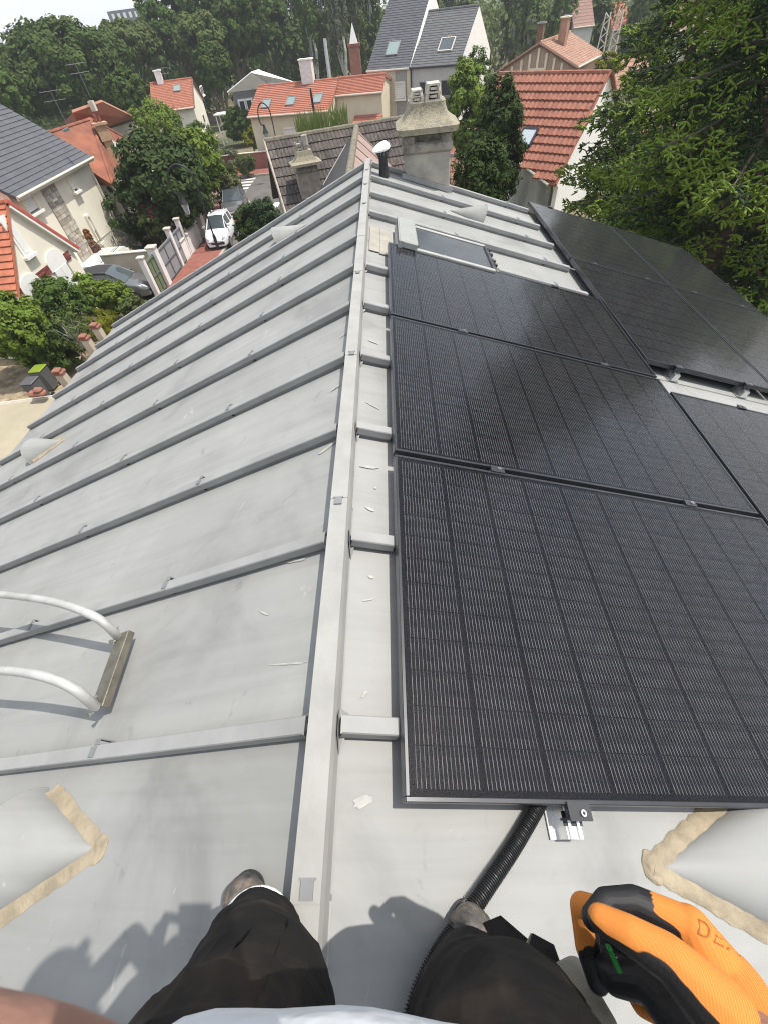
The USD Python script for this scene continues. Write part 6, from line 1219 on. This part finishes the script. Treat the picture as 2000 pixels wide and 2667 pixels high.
chest, neck, head = vec(.18, -.31, 1.20), vec(.195, -.235, 1.44), vec(.205, -.14, 1.575)
shL, shR = vec(-.0, -.27, 1.34), vec(.385, -.27, 1.34)
wrR = gd(1985, 2760, .335); elR = vec(.60, -.32, .86); elL = vec(-.06, -.25, 1.06); wrL = vec(.10, -.06, 1.035)
# bare left hand round the phone: the index finger tip strays into the lens corner
ftip, fmid, fbase = EYE+ray(262, 2895)*.062, EYE+ray(0, 2835)*.060, EYE+ray(-420, 2770)*.060
palm = EYE+CR*-.075-CU*.105-CF*.018
body = [[(ankL, .045), (kneL, .06), (hipL, .085), (chest, .12), (neck, .062), (head, .085)], [(ankR, .045), (kneR, .06), (hipR, .085), (chest, .12)], [(head, .085), (head+vec(0, .02, .07), .092)], [(shL, .062), (elL, .043), (wrL, .028), (palm, .026)], [(shR, .062), (elR, .043), (wrR, .030)],
        [(chest, .12), (shL, .065)], [(chest, .12), (shR, .065)], [(head+vec(0, .095, .0), .014), (head+vec(0, .105, -.02), .015)], [(head+vec(-.088, 0, .0), .018), (head+vec(-.092, 0, .025), .018)], [(head+vec(.088, 0, .0), .018), (head+vec(.092, 0, .025), .018)],
        [(palm, .022), (fbase, .009), (fmid, .0090), (ftip, .0078)]]
for k in range(1, 4): body.append([(palm-CU*.018*k, .016), (EYE+CR*-.030-CU*(.055+.022*k)+CF*.004, .0085), (EYE+CR*.0-CU*(.060+.022*k)+CF*.006, .0078)])
body.append([(palm-CU*.01, .018), (EYE+CR*-.06-CU*.03-CF*.022, .010), (EYE+CR*-.03+CU*.0-CF*.028, .009)])
put(pe, 'body', hull_chain(body, .012, 6), SKIN, smooth=True)
put(pe, 'hair', hull_chain([[(head+vec(0, -.02, .075), .096), (head+vec(0, -.045, .02), .088)]], .02, 4), BLK, smooth=True)
for s_ in (-1, 1): put(pe, 'eye', trimesh.creation.icosphere(2, .012).apply_translation(head+vec(.032*s_, .083, .012)), DARKG, smooth=True)
# trousers with folds
hemL, kL, tL = gd(662, 2452, .80), gd(645, 2590, .57), gd(640, 2730, .44)
hemR, kR, tR = gd(1225, 2545, .80), gd(1238, 2680, .56), gd(1320, 2800, .44)
tro = hull_chain([[(hemL, .072), (kL, .083), (tL, .100), (hipL, .135)], [(hemR, .070), (kR, .083), (tR, .100), (hipR, .135)], [(hipL, .138), (hipR, .138)], [((hipL+hipR)/2, .145), ((hipL+hipR)/2+vec(0, -.02, .16), .15)]], .011, 6)
v = np.array(tro.vertices); n_ = np.array(tro.vertex_normals); fold = (meshkit.fbm(v*np.array([10, 10, 6])+3, 2)-.5)*.028+(meshkit.noise(np.array(v)*np.array([7, 7, 22])+9)-.5)*.008*np.clip((.25-v[:, 2])/.2, .15, 1)[:]
tro.vertices = v+n_*fold[:, None]
tv_ = np.array(tro.vertices); tn_ = np.array(tro.vertex_normals); q_ = tv_@np.array([[.8, .5, .35], [-.5, .8, .3], [-.2, -.4, .9]]).T
rg_ = 1-np.abs(2*meshkit.fbm(q_*np.array([5, 5, 11])+21, 1)-1); tro.vertices = tv_+tn_*(.0075*(np.clip(rg_-.55, 0, 1)/.45)**2)[:, None]
put(pe, 'trousers', tro, PANTS, smooth=True)
for c_, ax_ in ((hemL, kL-hemL), (hemR, kR-hemR)):
    d = ax_/np.linalg.norm(ax_); a = np.cross(d, [1., 0, 0]); a /= np.linalg.norm(a); b = np.cross(d, a); k = c_+d*.0; th = np.linspace(0, 2*math.pi, 33)
    if c_[0] < .1: put(pe, 'reflective_hem', Mesh().tube([k+(a*math.cos(q)+b*math.sin(q))*.0715-d*.030 for q in th], .0065, 8), plain('hem_white', (.78, .78, .77), .5, .05, 20.), smooth=True)
# shoes
SHOE = mat('scuffed_shoe', {'t': ('texture_coordinate', {}), 'n': ('noise_texture', {'scale': 26., 'detail': 5., 'roughness': .7}), 'r': ('rgb_ramp', {'ramp': [(.35, (.035, .033, .032)), (.5, (.10, .088, .075)), (.62, (.21, .16, .12)), (.75, (.30, .25, .20))]}), 'p': ('principled_bsdf', {'roughness': .6})}, [('t.object', 'n.vector'), ('n.fac', 'r.fac'), ('r.color', 'p.base_color')])
for ank, toe, pl, lab in ((ankL, vec(-.152, -.035, 0), LP, 'dusty left boot'), (ankR, vec(.322, -.085, 0), RP, 'right boot')):
    sgn = -1 if pl is LP else 1; an = AL if pl is LP else AR; gz = lambda x: -abs(x)*math.tan(an)+SHEET/math.cos(an)+.004
    t0 = vec(toe[0], toe[1], gz(toe[0])+.036); h0 = vec(ank[0], ank[1]-.085, gz(ank[0])+.04); mid = (t0+h0)/2+vec(0, 0, .012)
    sh = hull_chain([[(t0-vec(0, .035, 0), .036), (mid, .044), (h0, .040)], [(t0-vec(-.016, .04, .004), .030), (mid, .044)], [(t0-vec(.016, .04, .004), .030), (mid, .044)], [(mid+vec(0, -.02, .02), .046), (ank+vec(0, 0, .04), .052)], [(h0, .04), (ank+vec(0, 0, .04), .052)]], .008, 8)
    vv = np.array(sh.vertices); zz = np.array([gz(x) for x in vv[:, 0]]); vv[:, 2] = np.maximum(vv[:, 2], zz); sh.vertices = vv
    sp = put(pe, 'boot', sh, SHOE, smooth=True, label=lab)
    q = [t0, t0-vec(0, .05, 0), mid, h0]; out = [(t0-vec(0, .035, .018), .037), (mid-vec(0, 0, .022), .042), (h0-vec(0, 0, .018), .038)]
    so = hull_chain([out], .01, 3); so.vertices = np.array(so.vertices)*1.0; s2 = np.array(so.vertices); z2 = np.array([gz(x) for x in s2[:, 0]]); s2[:, 2] = np.clip(s2[:, 2], z2, z2+.022); so.vertices = s2+(s2-s2.mean(0))*np.array([.05, .03, 0]); put(sp, 'sole', so, PLAST, smooth=30)
# shirt: loose body and sleeves; soft rolled hem
th = np.linspace(0, 2*math.pi, 73)[:-1]; rings = []
for z, rx, ry, cy in ((.700, .236, .158, -.238), (.706, .240, .164, -.236), (.725, .238, .163, -.237), (.80, .222, .153, -.255), (.92, .205, .145, -.285), (1.08, .20, .140, -.31), (1.22, .205, .130, -.305), (1.33, .195, .11, -.275), (1.40, .12, .09, -.25), (1.43, .078, .075, -.238)):
    wv = 1+.020*np.sin(th*7+z*9)+.012*np.sin(th*13-z*17)
    rings.append(np.stack([.185+rx*np.cos(th)*wv, cy+ry*np.sin(th)*wv, z+.010*np.sin(th*5+1)*(z < .75)+0*th], 1))
inner = rings[0].copy(); inner = inner*1.0; inner[:, :2] = (inner[:, :2]-np.array([.185, -.232]))*.975+np.array([.185, -.232]); inner[:, 2] += .004
V = np.vstack([inner+vec(0, 0, .05), inner]+rings); k = 72; nr_ = len(rings)+2
put(pe, 't_shirt', Mesh().add(V, [[i*k+j, i*k+(j+1) % k, (i+1)*k+(j+1) % k, (i+1)*k+j] for i in range(nr_-1) for j in range(k)]), SHIRT, smooth=True)
for s_, e_ in ((shL, elL), (shR, elR)):
    d = (e_-s_)/np.linalg.norm(e_-s_); put(pe, 'sleeve', Mesh().tube([s_-d*.03+vec(0, 0, .03), s_+d*.05, s_+d*.12, s_+d*.20], [.085, .088, .085, .088], 20, False), SHIRT, smooth=True)
# cargo pocket flaps and grey knee pocket on the right leg
def flap(p, m, nm, th_=.004):
    q = [gd(*x) for x in p]; n__ = np.cross(q[1]-q[0], q[2]-q[0]); n__ /= np.linalg.norm(n__); put(pe, nm, Mesh().prism(q, n__*th_), m)
flap([(1255, 2405, .66), (1303, 2385, .66), (1392, 2462, .62), (1360, 2500, .58), (1290, 2470, .60)], PANTS, 'pocket_flap'); flap([(1385, 2432, .62), (1440, 2462, .60), (1464, 2530, .58), (1400, 2545, .56), (1368, 2500, .58)], PANTS, 'pocket_flap')
flap([(1385, 2432, .622), (1403, 2522, .60), (1352, 2500, .60)], GREYP_, 'pocket_lining')
kp_ = hull_chain([[(gd(1500, 2545, .57), .020), (gd(1490, 2610, .50), .034), (gd(1520, 2700, .46), .04)]], .008, 4); put(pe, 'knee_pocket', kp_, GREYP_, smooth=True)
# ---- right hand in an orange glove with black coated palm, thumb and index closed on a small green clip
KN = '''glove'''
J = dict(wr=(1980, 2735, .345), pa=(1890, 2590, .385), mi=(1800, 2420, .405), mm=(1790, 2455, .435), mr=(1800, 2510, .455), ml=(1815, 2570, .465),
         i1=(1655, 2352, .425), i2=(1580, 2352, .430), i3=(1545, 2392, .420), m1=(1520, 2366, .470), m2=(1530, 2470, .475), m3=(1556, 2556, .462), r1=(1570, 2440, .490), r2=(1560, 2500, .475), r3=(1590, 2530, .450),
         l1=(1650, 2575, .48), l2=(1672, 2615, .46), l3=(1715, 2640, .44), t0=(1880, 2640, .350), t1=(1745, 2500, .365), t2=(1640, 2436, .378), t3=(1565, 2395, .392))
j = {k_: gd(*q) for k_, q in J.items()}
ch_o = [[(j['wr'], .032), (j['pa'], .036)], [(j['wr']+(j['wr']-j['pa'])*1.1, .037), (j['wr'], .032)], [(j['pa'], .034), (j['mi'], .019)], [(j['pa'], .034), (j['mm'], .019)], [(j['pa'], .034), (j['mr'], .018)], [(j['pa'], .032), (j['ml'], .017)], [(j['mi'], .019), (j['mm'], .019), (j['mr'], .018), (j['ml'], .017)],
        [(j['mi'], .0175), (j['i1'], .0145), (j['i2'], .0128), (j['i3'], .0115)], [(j['mm'], .0175), (j['m1'], .0148), (j['m2'], .0135), (j['m3'], .0118)], [(j['mr'], .0165), (j['r1'], .014), (j['r2'], .0128), (j['r3'], .0115)], [(j['ml'], .015), (j['l1'], .0125), (j['l2'], .0115), (j['l3'], .0105)],
        [(gd(1850, 2700, .38), .034), (gd(1765, 2630, .405), .026), (gd(1690, 2560, .425), .018)], [(j['pa'], .034), (gd(1765, 2630, .405), .026)], [(gd(1690, 2560, .425), .018), (gd(1600, 2548, .450), .015)], [(j['t0'], .027), (j['t1'], .0185), (j['t2'], .0150), (j['t3'], .0118)]]
gl_ = hull_chain(ch_o, .0032, 10)
fv = np.array(gl_.vertices); fn = np.array(gl_.vertex_normals)
palm_d = gd(1560, 2560, .44)-gd(1900, 2480, .40); palm_d /= np.linalg.norm(palm_d)
def segd(p, a, b):
    t_ = np.clip(((p-a)@(b-a))/((b-a)@(b-a)), 0, 1); return np.linalg.norm(p-(a+t_[:, None]*(b-a)), axis=1)
def chain_d(keys): return np.min([segd(fv, j[a], j[b]) for a, b in zip(keys[:-1], keys[1:])], axis=0)
dI, dM, dR_, dT, dPm = chain_d(['mi', 'i1', 'i2', 'i3']), chain_d(['mm', 'm1', 'm2', 'm3']), chain_d(['mr', 'r1', 'r2', 'r3']), chain_d(['t1', 't2', 't3']), chain_d(['wr', 'pa', 'mr'])
near = np.argmin(np.stack([dI, dM, dR_, dT, dPm]), axis=0)
tipI, tipM, tipT = np.linalg.norm(fv-j['i3'], axis=1), np.linalg.norm(fv-j['m3'], axis=1), np.linalg.norm(fv-j['t3'], axis=1)
up_c = fn@CU; right_c = fn@CR; fwd = fn@CF
coat = np.zeros(len(fv))
# index: black except the knuckle side towards the back of the hand
sI = np.clip(((fv-j['mi'])@(j['i1']-j['mi']))/np.sum((j['i1']-j['mi'])**2), 0, 3)
coat = np.where((near == 0) & ((sI > .35) | (up_c < .15)), 1., coat); coat = np.where((near == 0) & (sI < .75) & (up_c > .45), 0., coat)
coat = np.where((near == 1) & ((right_c > .45) | (tipM < .016)), 1., coat); coat = np.where(near == 2, 1., coat)
coat = np.where((near == 3) & ((right_c*.5+up_c*.9 < -.30)), 1., coat)
coat = np.where((near == 4) & (fn@palm_d > .35), 1., coat); dH = np.minimum(segd(fv, gd(1850, 2700, .38), gd(1765, 2630, .405)), np.minimum(segd(fv, gd(1765, 2630, .405), gd(1690, 2560, .425)), segd(fv, gd(1690, 2560, .425), gd(1600, 2548, .450)))); coat = np.where((dH < .036) & (right_c < .1) & (dT > .02), 1., coat); 
dT0 = segd(fv, j['t0'], j['t1']); coat = np.where((dT0 < .03) & (near >= 3) & (right_c < -.35), 1., coat)
from scipy.sparse import coo_matrix
e_ = gl_.edges_unique; A_ = coo_matrix((np.ones(len(e_)*2), (np.r_[e_[:, 0], e_[:, 1]], np.r_[e_[:, 1], e_[:, 0]])), shape=(len(fv), len(fv))).tocsr(); dg = np.asarray(A_.sum(1)).ravel()
for _ in range(14): coat = .4*coat+.6*(A_@coat)/dg
GLOVE = mat('glove_knit', {'a': ('attribute', {'attribute': 'coat'}), 't': ('texture_coordinate', {}), 'mp': ('mapping', {'rotation': (0.6, .3, .75)}), 'w': ('wave_texture', {'scale': 400., 'distortion': .8, 'detail': 1.}), 'n': ('noise_texture', {'scale': 40., 'detail': 4.}),
    'r': ('rgb_ramp', {'ramp': [(.0, (.50, .155, .022)), (1., (.74, .27, .05))]}), 'ms': ('map_range', {'from_min': .46, 'from_max': .54, 'clamp': True}), 'm': ('mix_color', {'b': (.012, .012, .013)}), 'bm': ('bump', {'strength': .3, 'distance': .001}),
    'rg': ('map_range', {'from_min': 0., 'from_max': 1., 'to_min': .85, 'to_max': .55}), 'p': ('principled_bsdf', {})},
    [('t.object', 'mp.vector'), ('mp.vector', 'w.vector'), ('w.fac', 'r.fac'), ('r.color', 'm.a'), ('a.fac', 'ms.value'), ('ms.result', 'm.fac'), ('m.result', 'p.base_color'), ('w.fac', 'bm.height'), ('bm.normal', 'p.normal'), ('ms.result', 'rg.value'), ('rg.result', 'p.roughness')])
gpath = put(pe, 'glove', gl_, GLOVE)[1]
gp = UsdGeom.Mesh.Get(stage, gpath); v0 = np.array(gp.GetPointsAttr().Get()); 
gp.CreateNormalsAttr(Vt.Vec3fArray.FromNumpy(fn.astype(np.float32))); gp.SetNormalsInterpolation('vertex')
UsdGeom.PrimvarsAPI(gp).CreatePrimvar('coat', Sdf.ValueTypeNames.FloatArray, 'vertex').Set(Vt.FloatArray.FromNumpy(coat.astype(np.float32)))
cf = Mesh(); dW = (j['wr']-j['pa'])/np.linalg.norm(j['wr']-j['pa'])
cpt = j['wr']+dW*.075; cf.tube([cpt-dW*.006, cpt, cpt+dW*.012, cpt+dW*.02], [.0345, .0365, .0365, .034], 24); put((pe, gpath), 'cuff_band', cf, '/World/Looks/glove_orange_band' if False else plain('glove_band', (.60, .21, .035), .8, .1, 60.), smooth=True)
tx = meshkit.text_mesh('DEX', .011, .0005); ex = gd(1812, 2432, .36)
nrm = -(ray(1830, 2450)); nrm /= np.linalg.norm(nrm); ux = (gd(1870, 2462, .37)-gd(1812, 2432, .37)); ux /= np.linalg.norm(ux); ux -= nrm*(ux@nrm); ux /= np.linalg.norm(ux); uy = np.cross(nrm, ux)
# drop the lettering onto the knuckle cloth
tv = np.array(tx.vertices); pos = ex+tv[:, :1]*ux+tv[:, 1:2]*uy
tri = trimesh.Trimesh(fv, gl_.faces, process=False)
from scipy.spatial import cKDTree
def drop(p):
    d = (p-EYE)/np.linalg.norm(p-EYE, axis=1)[:, None]; loc, ri, _ = tri.ray.intersects_location(np.repeat(EYE[None], len(p), 0), d, multiple_hits=False); out = p.copy(); out[ri] = loc; ok = np.zeros(len(p), bool); ok[ri] = True; return out, d, ok
try:
    out, d, ok = drop(pos)
    if ok.mean() > .5:
        out = out-d*(.0004+.0004*(tv[:, 2:3] > .0002)); put((pe, gpath), 'lettering', Mesh().add(out, tx.faces[np.all(ok[tx.faces], axis=1)]), plain('glove_print', (.30, .085, .012), .8))
except Exception: pass
gcl = T('green_clip', 'small green plastic clip held by the orange glove', 'clip', gd(1597, 2500, .42)); put(gcl, 'clip', Mesh().bevel(gd(1598, 2498, .412), (.005, .026, .007), .001, [CR, CU*.92-CR*.4, CF]), plain('clip_green', (.02, .26, .04), .4))
# phone just behind the lens
ph = T('phone', 'dark phone held upright over the ridge in the left hand', 'phone', EYE-CF*.02)
put(ph, 'case', Mesh().bevel(EYE-CF*.010+CR*.022-CU*.062, (.074, .158, .009), .003, [CR, CU, CF]), BLK)
put(ph, 'screen', Mesh().box(EYE-CF*.0150+CR*.022-CU*.062, (.068, .148, .0008), [CR, CU, CF]), DARKG)
put(ph, 'lens_ring', Mesh().tube([EYE-CF*.0052+CR*.014, EYE-CF*.0040+CR*.014], .005, 12), BLK)

# ---------------------------------------------------------------- summer haze over the town
hz = Mesh().box((0, 700, 30), (2600, 2700, 77.5))
solo('haze', hz, mat('haze_air', {'v': ('principled_volume', {'color': (.96, .97, 1.), 'density': .0006, 'anisotropy': .3})}, [], surface=None, volume='v.volume'), 'thin pale summer haze over the town', 'haze', kind='stuff')
